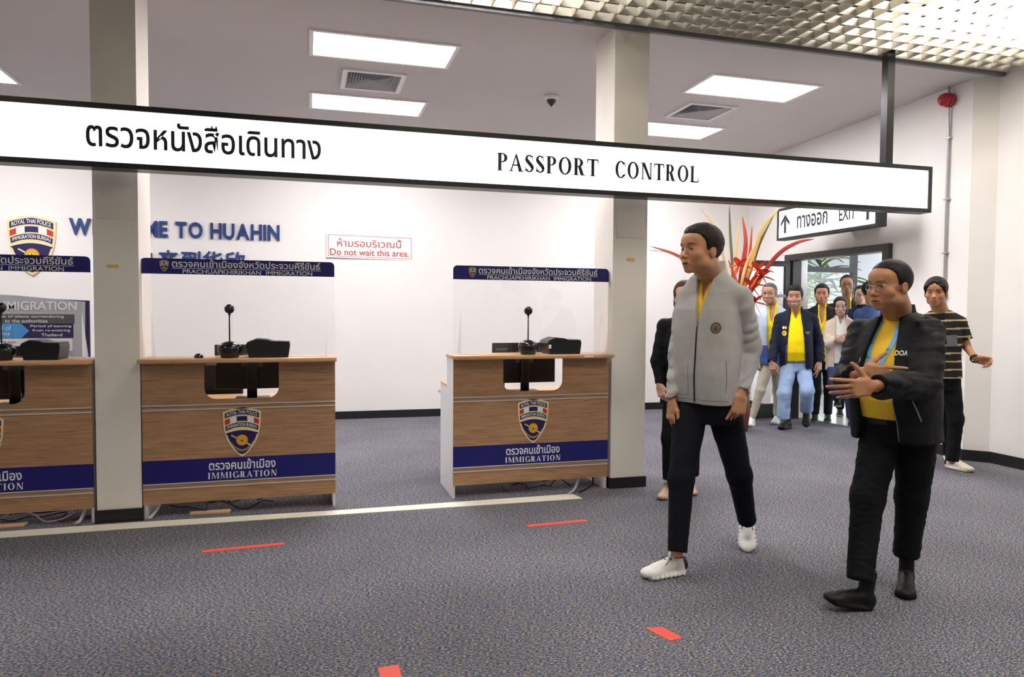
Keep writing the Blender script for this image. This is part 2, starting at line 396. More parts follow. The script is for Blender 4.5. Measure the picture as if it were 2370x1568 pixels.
def carpet():
    mt = bpy.data.materials.new('speckled carpet'); mt.use_nodes = True; nt = mt.node_tree; b = nt.nodes['Principled BSDF']
    N = nt.nodes.new; L = nt.links.new
    tc = N('ShaderNodeTexCoord'); mp = N('ShaderNodeMapping'); mp.inputs['Scale'].default_value = (.55, 1.25, 1); mp.inputs['Rotation'].default_value = (0, 0, .12); L(tc.outputs['Object'], mp.inputs[0])
    n1 = N('ShaderNodeTexNoise'); n1.inputs['Scale'].default_value = 130; n1.inputs['Detail'].default_value = 3; n1.inputs['Roughness'].default_value = .75; L(mp.outputs[0], n1.inputs[0])
    cr = N('ShaderNodeValToRGB'); e = cr.color_ramp.elements; e[0].position = .33; e[0].color = s2l(38, 42, 52) + (1,); e[1].position = .68; e[1].color = s2l(196, 188, 176) + (1,)
    for p, c in ((.43, (62, 68, 82)), (.50, (98, 102, 112)), (.565, (138, 137, 140))): q = e.new(p); q.color = s2l(*c) + (1,)
    L(n1.outputs[0], cr.inputs[0])
    n2 = N('ShaderNodeTexNoise'); n2.inputs['Scale'].default_value = 45; n2.inputs['Detail'].default_value = 2; L(mp.outputs[0], n2.inputs[0])
    c2 = N('ShaderNodeValToRGB'); e = c2.color_ramp.elements; e[0].position = .42; e[0].color = (.86, .90, 1.0, 1); e[1].position = .60; e[1].color = (1.14, 1.02, .88, 1); L(n2.outputs[0], c2.inputs[0])
    n3 = N('ShaderNodeTexNoise'); n3.inputs['Scale'].default_value = 1.1; n3.inputs['Detail'].default_value = 4; L(tc.outputs['Object'], n3.inputs[0])
    mr = N('ShaderNodeMapRange'); mr.inputs[1].default_value = .3; mr.inputs[2].default_value = .7; mr.inputs[3].default_value = .86; mr.inputs[4].default_value = 1.14; L(n3.outputs[0], mr.inputs[0])
    v1 = N('ShaderNodeVectorMath'); v1.operation = 'MULTIPLY'; L(cr.outputs[0], v1.inputs[0]); L(c2.outputs[0], v1.inputs[1])
    v2 = N('ShaderNodeVectorMath'); v2.operation = 'SCALE'; L(v1.outputs[0], v2.inputs[0]); L(mr.outputs[0], v2.inputs['Scale']); L(v2.outputs[0], b.inputs['Base Color'])
    b.inputs['Roughness'].default_value = .95; b.inputs['Specular IOR Level'].default_value = .1
    bp = N('ShaderNodeBump'); bp.inputs['Strength'].default_value = .5; bp.inputs['Distance'].default_value = .004; L(n1.outputs[0], bp.inputs['Height']); L(bp.outputs[0], b.inputs['Normal'])
    return mt
CARPET = carpet()
g = MB(); g.add([(XL, YB, 0), (6.6, YB, 0), (6.6, 5.4, 0), (CX + .02, CY, 0), (XL, backy(XL), 0)], [(0, 1, 2, 3, 4)], CARPET)
g.add([(XL, YB, -.1), (6.6, YB, -.1), (6.6, 5.4, -.1), (CX + .02, CY, -.1), (XL, backy(XL), -.1)], [(4, 3, 2, 1, 0)], CARPET)
g.build('floor', kind='structure')
g = MB(); g.box(XL - .2, XL, YB - .2, 10, 0, 4.3, WHITE); g.build('wall_left', kind='structure')
g = MB(); g.box(XL - .2, 7, YB - .2, YB, 0, 4.3, WHITE); g.build('wall_front', kind='structure')
def quad_wall(name, pts, z0, z1, m, th):
    """vertical slab following pts, thickened by the offset th"""
    g = MB(); a, b = pts; v = [(a[0], a[1], z0), (b[0], b[1], z0), (b[0], b[1], z1), (a[0], a[1], z1)]
    v += [(x + th[0], y + th[1], z) for x, y, z in v]
    g.add(v, [(0, 1, 2, 3), (7, 6, 5, 4), (0, 4, 5, 1), (1, 5, 6, 2), (2, 6, 7, 3), (3, 7, 4, 0)], m); return g
quad_wall('wall_back', ((XL, backy(XL)), (CX + .3, backy(CX + .3))), 0, 4.3, WHITE, (0, .2)).build('wall_back', kind='structure')
# right-hand wall: thick far part with the doorway, recessed near part
D0, D1, DZ = 6.42, 8.15, 2.18            # doorway along Y and its height
g = MB(); g.box(6.24, 6.44, YB, 5.25, 0, 4.3, WHITE)
g.add([(6.09, 5.40, 0), (6.24, 5.25, 0), (6.24, 5.25, 4.3), (6.09, 5.40, 4.3)], [(0, 1, 2, 3)], WHITE)
for y0, y1, z0, z1 in ((5.40, D0, 0, 4.3), (D1, CY, 0, 4.3), (D0, D1, DZ, 4.3)):
    x0, x1 = rightx(y0), rightx(y1)
    g.add([(x0, y0, z0), (x1, y1, z0), (x1, y1, z1), (x0, y0, z1), (6.45, y0, z0), (6.45, y1, z0), (6.45, y1, z1), (6.45, y0, z1)],
          [(0, 1, 2, 3), (7, 6, 5, 4), (0, 4, 5, 1), (1, 5, 6, 2), (2, 6, 7, 3), (3, 7, 4, 0)], WHITE)
g.build('wall_right', kind='structure')
# skirtings
g = MB(); g.add([(XL, backy(XL) - .015, 0), (CX, CY - .015, 0), (CX, CY - .015, .10), (XL, backy(XL) - .015, .10), (XL, backy(XL), .10), (CX, CY, .10)], [(0, 1, 2, 3), (3, 2, 5, 4)], BASEM)
g.build('baseboard_back', kind='structure')
g = MB()
for (a, b) in (((rightx(5.40), 5.40), (rightx(D0), D0)), ((rightx(D1), D1), (CX, CY)), ((6.24, YB), (6.24, 5.235)), ((6.24, 5.235), (6.075, 5.395))):
    a, b = np.array(a), np.array(b); d = nrm(b - a); n = np.array((-d[1], d[0])) * .014
    p, q = a + n, b + n
    g.add([(p[0], p[1], 0), (q[0], q[1], 0), (q[0], q[1], .105), (p[0], p[1], .105), (a[0], a[1], .105), (b[0], b[1], .105)], [(0, 1, 2, 3), (3, 2, 5, 4)], BASEM)
g.build('baseboard_right', kind='structure')

# plaster ceiling behind the counters, with openings for the light panels and diffusers
PAN = [(-3.96, 5.97), (-3.96, 7.66), (.015, 5.97), (.015, 7.66), (3.64, 5.97), (3.64, 7.66)]
PANW, PAND = 1.23, .60
VEN = [(.315, 6.84), (3.905, 6.84)]; VS = .59
holes = [(x, y, PANW, PAND) for x, y in PAN] + [(x, y, VS, VS) for x, y in VEN]
xs = sorted({XL, 6.6} | {a for h in holes for a in (h[0], h[0] + h[2])}); ys = sorted({5.22, 9.8} | {a for h in holes for a in (h[1], h[1] + h[3])})
g = MB()
for i in range(len(xs) - 1):
    for j in range(len(ys) - 1):
        cx, cy = (xs[i] + xs[i + 1]) / 2, (ys[j] + ys[j + 1]) / 2
        if any(h[0] < cx < h[0] + h[2] and h[1] < cy < h[1] + h[3] for h in holes): continue
        g.add([(xs[i], ys[j], ZC), (xs[i + 1], ys[j], ZC), (xs[i + 1], ys[j + 1], ZC), (xs[i], ys[j + 1], ZC)], [(0, 1, 2, 3)], CEILM)
g.box(XL, 6.6, 5.22, 5.225, ZC, 4.3, mat('plenum paint', s2l(60, 58, 60), rough=.9))
g.build('ceiling', kind='structure')
g = MB(); g.box(XL, 6.7, YB, 9.9, 4.3, 4.35, MATS['plenum paint']); g.build('ceiling', kind='structure')
g = MB(); g.box(XL, 6.22, 5.185, 5.222, ZC - .028, ZC + .02, mat('grey angle trim', s2l(120, 118, 120), rough=.5)); g.build('trim_1', kind='structure')

PANM = mat('light diffuser', (1, 1, 1), emit=(1.0, .97, .99), es=PANEL_E)
TRIMW = mat('white enamel', s2l(226, 224, 226), rough=.35)
def panel(x, y, label):
    e = empty('ceiling_light', (x + PANW / 2, y + PAND / 2, ZC), label, 'ceiling light', 'flush ceiling light panels'); w_, d_ = PANW / 2, PAND / 2
    g = MB(); t = .035
    for a in ((-w_, w_, -d_, -d_ + t), (-w_, w_, d_ - t, d_), (-w_, -w_ + t, -d_ + t, d_ - t), (w_ - t, w_, -d_ + t, d_ - t)): g.box(a[0], a[1], a[2], a[3], -.012, .03, TRIMW)
    g.build('frame', e); g = MB(); g.box(-w_ + t, w_ - t, -d_ + t, d_ - t, .006, .012, PANM); g.build('diffuser', e); return e
for (x, y), lb in zip(PAN, ('unseen panel far left near the counter line', 'bright ceiling panel at the far left edge, above the long sign', 'large bright ceiling panel nearest, above the Thai lettering',
        'bright ceiling panel just below the square vent, above the long sign', 'bright ceiling panel right of the far column, above the second vent', 'bright ceiling panel half hidden by the right column and the sign')):
    panel(x, y, lb)
SLAT = mat('vent slat', s2l(196, 194, 196), rough=.45); VDK = mat('vent dark', s2l(22, 22, 24), rough=.9)
def vent(x, y, label):
    c = VS / 2; e = empty('air_vent', (x + c, y + c, ZC), label, 'air vent', 'square ceiling diffusers')
    g = MB(); t = .045
    for a in ((-c, c, -c, -c + t), (-c, c, c - t, c), (-c, -c + t, -c + t, c - t), (c - t, c, -c + t, c - t)): g.box(a[0], a[1], a[2], a[3], -.016, .03, TRIMW)
    g.build('frame', e); g = MB(); g.box(-c + t, c - t, -c + t, c - t, .07, .08, VDK); g.build('duct', e)
    for k in range(9):
        r1 = c - t - .004 - k * .0265; r0 = r1 - .020; g = MB()
        v = [(sx * r, sy * r, z) for r, z in ((r1, -.006), (r0, .022), (r0 - .004, .026)) for sx, sy in ((-1, -1), (1, -1), (1, 1), (-1, 1))]
        g.add(v, [(i + 4 * q, (i + 1) % 4 + 4 * q, (i + 1) % 4 + 4 + 4 * q, i + 4 + 4 * q) for q in (0, 1) for i in range(4)], SLAT); g.build('louvre', e)
vent(*VEN[0], 'square ceiling vent between the two left light panels'); vent(*VEN[1], 'square ceiling vent right of the far column')

# columns
def column(x0, x1, label, seed):
    e = empty('column', ((x0 + x1) / 2, 5.41, 0), label, 'column', None); w_ = (x1 - x0) / 2
    g = MB(); g.box(-w_, w_, -.19, .19, .085, ZC, COLM); g.build('shaft', e)
    g = MB(); g.box(-w_ - .012, w_ + .012, -.205, .2, 0, .085, BASEM); g.build('plinth', e)
    g = MB(); g.rbox(-w_ + .022, w_ - .022, -.196, -.19, 2.0, 2.62, COLM, .002, 1); g.build('cover_plate', e)
    return e
column(-1.345, -1.078, 'pale square column between the two left counters', 1)
column(2.315, 2.610, 'pale square column right of the third counter', 2)
TAPEY = mat('masking tape', s2l(214, 182, 108), rough=.7)
for x, z, lb in ((-1.23, 1.692, 'short strip of tan tape on the left column'), (2.468, 1.832, 'short strip of tan tape on the right column')):
    g = MB(); g.box(x - .035, x + .035, 5.2175, 5.2205, z - .011, z + .011, TAPEY); tag(g.build('tape_strip'), lb, 'tape')

# egg-crate ceiling over the hall and the luminaires above it, most of them added for front light
RIBM = mat('egg crate enamel', s2l(212, 205, 188), rough=.55)
PIT_ = .157
eg = empty('egg_crate_ceiling', (0, 0, ZC), 'open-cell egg crate ceiling grid over the hall', 'ceiling grid'); eg['kind'] = 'structure'
del eg['label']; del eg['category']
ribx = MB(); ribx.box(-6.1, 6.22, -.0025, .0025, 0, .062, RIBM); riby = MB(); riby.box(-.0025, .0025, -3.2, 5.17, 0, .062, RIBM)
first = ribx.build('grid_rib', eg); first.location = (0, 5.165, 0); k = 1
while 5.165 - k * PIT_ > -1.0:
    c = first.copy(); COL.objects.link(c); c.location = (0, 5.165 - k * PIT_, 0); k += 1
f2 = riby.build('grid_rib', eg); k = 0; x = 6.17
while x > -4.0:
    c = f2 if k == 0 else f2.copy()
    if k: COL.objects.link(c)
    c.location = (x, 0, 0); x -= PIT_; k += 1
LUM = mat('luminaire tube light', (1, 1, 1), emit=(1.0, .965, .92), es=CRATE_E)
for i, (x, y, lx, ly) in enumerate(((4.95, 4.2, 1.5, .5), (1.1, 4.35, 1.2, .4), (4.2, 1.4, 1.2, .6), (1.5, 1.3, 1.2, .6), (2.9, -1.4, 1.2, .6), (-.4, -1.0, 1.2, .5), (-3.0, 2.4, 1.2, .4))):  # past the first pair, fittings are added unseen to light people from the front
    e = empty('ceiling_luminaire', (x, y, 4.1), ['lit fitting above the brightest part of the egg crate at the upper right', 'lit fitting above the egg crate in front of the right column', 'added unseen light above the hall ceiling near the right wall', 'added unseen light above the hall ceiling over the foreground carpet', 'added unseen light above the hall ceiling behind the camera to the right', 'added unseen light above the hall ceiling behind the camera', 'added unseen light above the hall ceiling before the leftmost counter'][i], 'ceiling light', 'fittings above the egg crate')
    g = MB(); g.box(-lx / 2, lx / 2, -ly / 2, ly / 2, -.02, 0, LUM); g.build('tube_tray', e)
    g = MB(); g.box(-lx / 2 - .03, lx / 2 + .03, -ly / 2 - .03, ly / 2 + .03, 0, .08, TRIMW); g.build('housing', e)
    if i == 0: e.location.z = 3.95

# smoke detector
e = empty('smoke_detector', (2.43, 7.08, ZC), 'small dark dome detector on the ceiling between the light panels', 'detector')
g = MB(); g.lathe([(0, 0), (.075, 0), (.075, -.018), (.055, -.045), (0, -.046)], (0, 0, 0), TRIMW); g.build('base', e)
g = MB(); g.lathe([(.052, -.045), (.046, -.068), (.026, -.09), (0, -.115)], (0, 0, 0), mat('smoked dome', s2l(58, 56, 60), rough=.25)); g.build('dome', e)

# ------------------------------------------------------------------ doorway, outside
g = MB(); xo = 6.15
fr = empty('door_1', (xo, 7.3, 0), None, None); fr['kind'] = 'structure'
def fbar(name, x0, x1, y0, y1, z0, z1, m=DARKBR):
    g = MB(); g.box(x0 - xo, x1 - xo, y0 - 7.3, y1 - 7.3, z0, z1, m); return g.build(name, fr)
fbar('lintel', 6.10, 6.28, D0 - .02, D1 + .02, DZ - .075, DZ + .005); fbar('jamb', 6.10, 6.28, D0 - .02, D0 + .07, 0, DZ - .075); fbar('jamb', 6.17, 6.30, D1 - .07, D1 + .02, 0, DZ - .075)
# outer vestibule of glass
OUTF = mat('polished terrazzo', s2l(196, 194, 190), rough=.18, noise=(3, .05))
g = MB(); g.box(6.42, 14, 4.0, 14, -.06, -.004, OUTF); g.build('floor', kind='structure')
g = MB(); g.add([(6.60, 5.4, -.003), (6.45, 8.9, -.003), (CX, CY, -.003), (6.0, 8, -.003)], [(0, 1, 2, 3)], OUTF); g.build('floor', kind='structure')
ov = empty('door_2', (8.1, 9.0, 0), None, None); ov['kind'] = 'structure'
def obar(name, x0, x1, y0, y1, z0, z1, m=BLACK):
    g = MB(); g.box(x0 - 8.1, x1 - 8.1, y0 - 9.0, y1 - 9.0, z0, z1, m); return g.build(name, ov)
obar('post', 7.92, 8.0, 8.98, 9.06, 0, 3.0); obar('transom', 6.5, 7.92, 8.98, 9.06, 2.03, 2.11); obar('post', 9.0, 9.08, 8.98, 9.06, 0, 3.0)
obar('pane', 6.5, 7.92, 9.015, 9.02, 0, 2.03, glass('window glass')); 
GREYW = mat('outside grey wall', s2l(188, 190, 194), rough=.8)
g = MB(); g.box(8.2, 12.4, 13.2, 13.4, 1.62, 3.2, GREYW); g.build('wall_outside', kind='structure')
g = MB(); g.box(6.5, 12.5, 8.4, 13.2, 3.0, 3.05, GREYW); g.build('ceiling', kind='structure')
# open door leaf
hx, hy = 6.16, 8.13; dl = nrm(np.array((-.76, -.03, 0))); LW = .76
lf = empty('door_leaf', (hx, hy, 0), 'open glazed door leaf with black frame beside the flower arrangement', 'door')
def leafbox(name, a, b, z0, z1, m, th=.022):
    g = MB(); p, q = dl * a, dl * b; n = np.array((-dl[1], dl[0], 0)) * th
    v = [(p + n)[:2], (p - n)[:2], (q - n)[:2], (q + n)[:2]]
    g.add([(x, y, z) for z in (z0, z1) for x, y in v], [(0, 1, 2, 3), (7, 6, 5, 4), (0, 4, 5, 1), (1, 5, 6, 2), (2, 6, 7, 3), (3, 7, 4, 0)], m); return g.build(name, lf)
leafbox('stile', 0, .085, .02, 2.10, BLACK); leafbox('stile', LW - .07, LW, .02, 2.10, BLACK); leafbox('rail', .085, LW - .07, 2.03, 2.10, BLACK); leafbox('rail', .085, LW - .07, .02, .21, BLACK)
leafbox('pane', .085, LW - .07, .21, 2.03, glass('window glass'), .003); leafbox('closer', .09, .20, 1.62, 1.66, mat('dull steel', s2l(130, 134, 142), rough=.4, metal=.6), .03)
# foliage outside
LEAFG = [mat('leaf green %s' % n, c, rough=.5) for n, c in (('dark', s2l(58, 92, 44)), ('mid', s2l(104, 140, 60)), ('bright', s2l(176, 204, 90)))]
def blade(p, d, L, wd, droop, m, mb, n=6, side=None):
    d = nrm(d); side = nrm(np.cross(d, (0.1, .2, 1)) if side is None else side); p = np.array(p, float); v = []
    for i in range(n + 1):
        t = i / n; c = p + d * L * t + np.array((0, 0, -1)) * droop * L * t * t; w_ = wd * (math.sin(math.pi * (t * .93 + .07)) ** .8 + .03) / 2
        v += [c - side * w_, c + np.array((0, 0, wd * .12)), c + side * w_]
    f = []
    for i in range(n): f += [(3 * i, 3 * i + 1, 3 * i + 4, 3 * i + 3), (3 * i + 1, 3 * i + 2, 3 * i + 5, 3 * i + 4)]
    mb.add(v, f, m, True)
def palm(x, y, h, label, n, rr, mats_, L=.75, crown=.9):
    e = empty('potted_palm', (x, y, 0), label, 'plant', 'plants outside the glass')
    g = MB(); g.lathe([(0, 0), (.16, 0), (.22, .36), (.20, .36), (.19, .33), (0, .33)], (0, 0, 0), mat('clay pot', s2l(70, 66, 62), rough=.7), 18); g.build('pot', e)
    g = MB(); g.tube([(0, 0, .3), (.02, .01, h * .6), (0, 0, h)], .022, mat('palm stem', s2l(96, 82, 56), rough=.8)); g.build('stem', e)
    for i in range(n):
        g = MB(); a = i * 2.399 + rr; z = h - crown * (i / n) ; el = .9 - 1.1 * i / n
        blade((0, 0, z), (math.cos(a), math.sin(a), el), L * random.uniform(.8, 1.1), .085, .55, mats_[i % len(mats_)], g); g.build('leaf', e)
palm(8.65, 10.6, 2.35, 'tall palm outside behind the man with folded collar', 70, .3, LEAFG[:2], 1.0, 1.7)
palm(7.9, 10.0, 2.0, 'bright green palm outside next to the open door leaf', 60, 1.3, [LEAFG[2], LEAFG[1], LEAFG[2]], .75, 1.3)
palm(9.15, 9.9, 1.9, 'green palm outside right of the black post', 30, 2.3, [LEAFG[1], LEAFG[0], LEAFG[2]], .8, .8)
palm(8.7, 11.9, 2.75, 'tallest palm outside, its crown above the transom', 40, 4.1, [LEAFG[1], LEAFG[2]], .9, .8)

# ------------------------------------------------------------------ lettering colours
NAVY = mat('navy vinyl', s2l(20, 20, 110), rough=.45); NAVYD = mat('deep navy', s2l(26, 20, 82), rough=.5)
WHT = mat('white print', s2l(240, 240, 240), rough=.5); INK = mat('dark ink', s2l(14, 18, 40), rough=.6)
CREAM = mat('cream border', s2l(240, 218, 160), rough=.5); REDP = mat('red print', s2l(196, 52, 40), rough=.5)
GOLD = mat('gold print', s2l(238, 196, 40), rough=.5); ORNG = mat('orange print', s2l(226, 130, 50), rough=.5); BLUEL = mat('blue letter', s2l(30, 58, 120), rough=.5)

# ------------------------------------------------------------------ long hanging sign
SY = 5.02
SIGNM = mat('backlit acrylic', (1, 1, 1), rough=.4, emit=(.97, 1.0, .98), es=SIGN_E)
sg = empty('hanging_sign', (0, SY, 2.3), 'long backlit hanging sign lettered PASSPORT CONTROL under a black frame', 'sign')
X0, X1, Z0, Z1 = -2.6, 5.235, 2.297, 2.695
g = MB(); b = .034
g.box(X0, X1, 0, .13, Z0 - 2.3, Z0 - 2.3 + b, BLACK); g.box(X0, X1, 0, .13, Z1 - 2.3 - b, Z1 - 2.3, BLACK); g.box(X1 - b, X1, 0, .13, Z0 - 2.3 + b, Z1 - 2.3 - b, BLACK); g.box(X0, X0 + b, 0, .13, Z0 - 2.3 + b, Z1 - 2.3 - b, BLACK)
g.box(X0 + b, X1 - b, .11, .125, Z0 - 2.3 + b, Z1 - 2.3 - b, TRIMW); g.build('frame', sg)
g = MB(); g.box(X0 + b, X1 - b, .010, .02, Z0 - 2.3 + b, Z1 - 2.3 - b, SIGNM); g.build('light_panel', sg)
fs = lambda a, c, d: (a, .0085 - d, c)
g = MB(); put_text(g, text_poly('ตรวจหนังสือเดินทาง', .012), -1.325, .085, .125, .305, fs, INK)
g.build('thai_lettering', sg)
g = MB(); put_text(g, serif_poly('PASSPORT', t=.19, h=.075, gap=.10), 1.315, 2.105, .130, .262, fs, INK); put_text(g, serif_poly('CONTROL', t=.19, h=.075, gap=.10), 2.243, 2.955, .130, .262, fs, INK); g.build('latin_lettering', sg, kind='stuff')
for x in (4.80, -1.9):
    g = MB(); g.box(x - .036, x + .036, .03, .10, Z1 - 2.3, ZC - 2.3 + .05, BLACK); g.build('hanger_post', sg)

# exit sign, seen at a slant
ex = empty('exit_sign', (5.6, 6.85, 2.3), 'slanting white exit sign with arrows, behind the end of the long sign', 'sign')
g = MB(); H0, H1, ya, yb = .01, .40, 6.03 - 6.85, 7.66 - 6.85; b = .03
for s_ in ((ya, yb, H0, H0 + b), (ya, yb, H1 - b, H1), (ya, ya + b, H0 + b, H1 - b), (yb - b, yb, H0 + b, H1 - b)): g.box(0, .12, s_[0], s_[1], s_[2], s_[3], BLACK)
g.box(.02, .10, ya + b, yb - b, H0 + b, H1 - b, BLACK); g.build('frame', ex)
g = MB(); g.box(.008, .02, ya + b, yb - b, H0 + b, H1 - b, SIGNM); g.build('light_panel', ex)
fe = lambda a, c, d: (.006 - d, -a, c)        # a grows towards the viewer (-Y)
g = MB(); put_text(g, text_poly('ทางออก', .022), -.44, .08, .12, .27, fe, INK); put_text(g, text_poly('EXIT', .02), .26, .51, .125, .265, fe, INK)
for u in (-.66, .68):
    g.add([fe(u + p, .09 + q, 0) for p, q in ((-.02, 0), (.02, 0), (.02, .16), (-.02, .16))], [(0, 1, 2, 3)], INK)
    g.add([fe(u + p, .09 + q, 0) for p, q in ((0, .23), (-.085, .13), (-.085, .085), (0, .17), (.085, .085), (.085, .13))], [(0, 1, 2, 3), (0, 3, 4, 5)], INK)
g.build('lettering', ex)
g = MB(); g.box(.12, .62, -.3, .3, .17, .25, BLACK); g.build('wall_bracket', ex)

# ------------------------------------------------------------------ shield badge
def shield(n=14):
    """unit outline: width 1 (x -.5..5), height 1.38 (z 0..1.38)"""
    top = [(-.5 + i / n, 1.26 + .12 * math.sin(math.pi * i / n)) for i in range(n + 1)]
    rr = [(.497, 1.12), (.490, .98), (.482, .88), (.467, .77), (.440, .63), (.390, .48), (.340, .38), (.280, .286), (.228, .21), (.180, .152), (.130, .10), (.080, .057), (.032, .02), (0, 0)]
    return top + rr + [(-a, z) for a, z in reversed(rr[:-1])]
SHL = shield()
def badge(cx, cz, w_, fn, d=.012, dull=False):
    g = MB(); T = lambda a, z: (cx + a * w_, cz + z * w_); hw = lambda z: np.interp(z, [p[1] for p in sorted([q for q in SHL if q[0] >= 0], key=lambda q: q[1])], [p[0] for p in sorted([q for q in SHL if q[0] >= 0], key=lambda q: q[1])])
    g.prism([T(a, z) for a, z in SHL], lambda p, q, t: fn(p, q, t), -d, CREAM)
    e = .0006; lay = lambda k: (lambda p, q, t=0: fn(p, q, e * k))
    ins = [(a * .905, .055 + (z - .0) * .925 if z > 0 else .075) for a, z in SHL]
    def band(z0, z1, m, k, xa=-1, xb=1, curve=.11):
        n = 14; pts = []
        for i in range(n + 1):
            x = xa + (xb - xa) * i / n; pts.append((x, 1))
        up, lo_ = [], []
        for x, _ in pts:
            s_ = .445; c = curve * (1 - x * x); zz1 = z1 + c; zz0 = z0 + c; up.append((x * s_ * min(1, hw(zz1) / .5 + .02), zz1)); lo_.append((x * s_ * min(1, hw(zz0) / .5 + .02), zz0))
        q = [lay(k)(*T(*p)) for p in lo_ + up]
        g.add(q, [(i, i + 1, n + 2 + i, n + 1 + i) for i in range(n)], m)
    band(1.075, 1.225, NAVYD, 1); band(.895, 1.03, WHT, 1); band(.73, .86, NAVYD, 1)
    band(.895, 1.03, REDP, 2, -1, -.70, ); band(.895, 1.03, REDP, 2, .70, 1); band(.895, 1.03, NAVYD, 2, -.31, .31)
    low = [(x * .45 * min(1, hw(z) / .5), z) for x, z in [(1, .68), (1, .62), (1, .5), (1, .36), (1, .24), (1, .14), (1, .085)]]
    top = [(-.44 + .88 * i / 10, .66 + .09 * math.sin(math.pi * i / 10)) for i in range(11)]
    rs = [(max(hw(z) - .052, 0), z + .0) for z in (.62, .5, .4, .3, .22, .15, .11)] + [(0, .068)]
    poly = top + rs + [(-a, z) for a, z in reversed(rs[:-1])]
    g.add([lay(1)(*T(*p)) for p in poly], [list(range(len(poly)))], NAVYD)
    wp = lambda a, b_: (a, b_ + .11 * w_ * (1 - ((a - cx) / (.45 * w_)) ** 2))
    put_text(g, text_poly('ROYAL THAI POLICE', .012), cx - .40 * w_, cx + .40 * w_, cz + 1.10 * w_, cz + 1.20 * w_, lay(3), WHT, wp)
    put_text(g, text_poly('IMMIGRATION BUREAU', .012), cx - .39 * w_, cx + .39 * w_, cz + .752 * w_, cz + .838 * w_, lay(3), WHT, wp)
    put_text(g, text_poly('สำนักงานตรวจคนเข้าเมือง', .01), cx - .36 * w_, cx + .36 * w_, cz + .15 * w_, cz + .235 * w_, lay(3), CREAM, lambda a, b_: (cx + (a - cx) * (1 - .28 * (1 - ((a - cx) / (.36 * w_)) ** 2) * 0), b_ + .30 * w_ * np.abs((a - cx) / (.36 * w_)) ** 1.7))
    sw = [(-.29, .60), (-.27, .625), (.235, .335), (.215, .305)]; g.add([lay(2)(*T(*p)) for p in sw], [(0, 1, 2, 3)], CREAM)
    for r, m, k in ((.155, ORNG, 3), (.12, GOLD, 4), (.088, mat('olive print', s2l(70, 66, 30)), 5), (.078, GOLD, 6)):
        g.add([lay(k)(*T(r * math.cos(i * .2618), .47 + r * math.sin(i * .2618))) for i in range(24)], [list(range(24))], m)
    gar = [(0, -.055), (.02, -.03), (.045, .01), (.03, .012), (.012, -.008), (.008, .03), (0, .045), (-.008, .03), (-.012, -.008), (-.03, .012), (-.045, .01), (-.02, -.03)]
    g.add([lay(7)(*T(a, .47 + z)) for a, z in gar], [list(range(12))], INK)
    return g

# ------------------------------------------------------------------ counters
def wood(name, c1, c2, rough=.42):
    mt = bpy.data.materials.new(name); mt.use_nodes = True; nt = mt.node_tree; b_ = nt.nodes['Principled BSDF']; N = nt.nodes.new; L = nt.links.new
    tc = N('ShaderNodeTexCoord'); mp = N('ShaderNodeMapping'); mp.inputs['Scale'].default_value = (1.2, 14, 26); L(tc.outputs['Object'], mp.inputs[0])
    n = N('ShaderNodeTexNoise'); n.inputs['Scale'].default_value = 3.2; n.inputs['Detail'].default_value = 6; n.inputs['Roughness'].default_value = .62; n.inputs['Distortion'].default_value = .5; L(mp.outputs[0], n.inputs[0])
    cr = N('ShaderNodeValToRGB'); cr.color_ramp.elements[0].position = .32; cr.color_ramp.elements[0].color = c1 + (1,); cr.color_ramp.elements[1].position = .70; cr.color_ramp.elements[1].color = c2 + (1,)
    L(n.outputs[0], cr.inputs[0]); L(cr.outputs[0], b_.inputs['Base Color']); b_.inputs['Roughness'].default_value = rough; MATS[name] = mt; return mt
WOODF = wood('brown beech laminate', s2l(150, 112, 80), s2l(194, 152, 114)); WOODT = wood('light beech laminate', s2l(196, 148, 104), s2l(222, 178, 134), .3)
WHLAM = mat('white laminate', s2l(236, 234, 236), rough=.45); CHROME = mat('chrome strip', s2l(224, 220, 218), rough=.3, metal=.35)
BLKP = mat('black plastic', s2l(16, 17, 20), rough=.42); BLKG = mat('gloss black plastic', s2l(20, 22, 28), rough=.12, coat=.5); DKG = mat('dark grey plastic', s2l(70, 70, 74), rough=.45)
ACR = glass('clear acrylic', (1, 1, 1), .035)
W2 = 1.25
def rounded_window(x0, x1, z0, z1, r, n=6):
    """left-bottom to right-bottom contour of the notch (open at the top)"""
    p = [(x0, z1)] + [(x0 + r - r * math.cos(t * math.pi / 2 / n), z0 + r - r * math.sin(t * math.pi / 2 / n)) for t in range(n + 1)]
    return p + [(x1 - r + r * math.sin(t * math.pi / 2 / n), z0 + r - r * math.cos(t * math.pi / 2 / n)) for t in range(n + 1)] + [(x1, z1)]
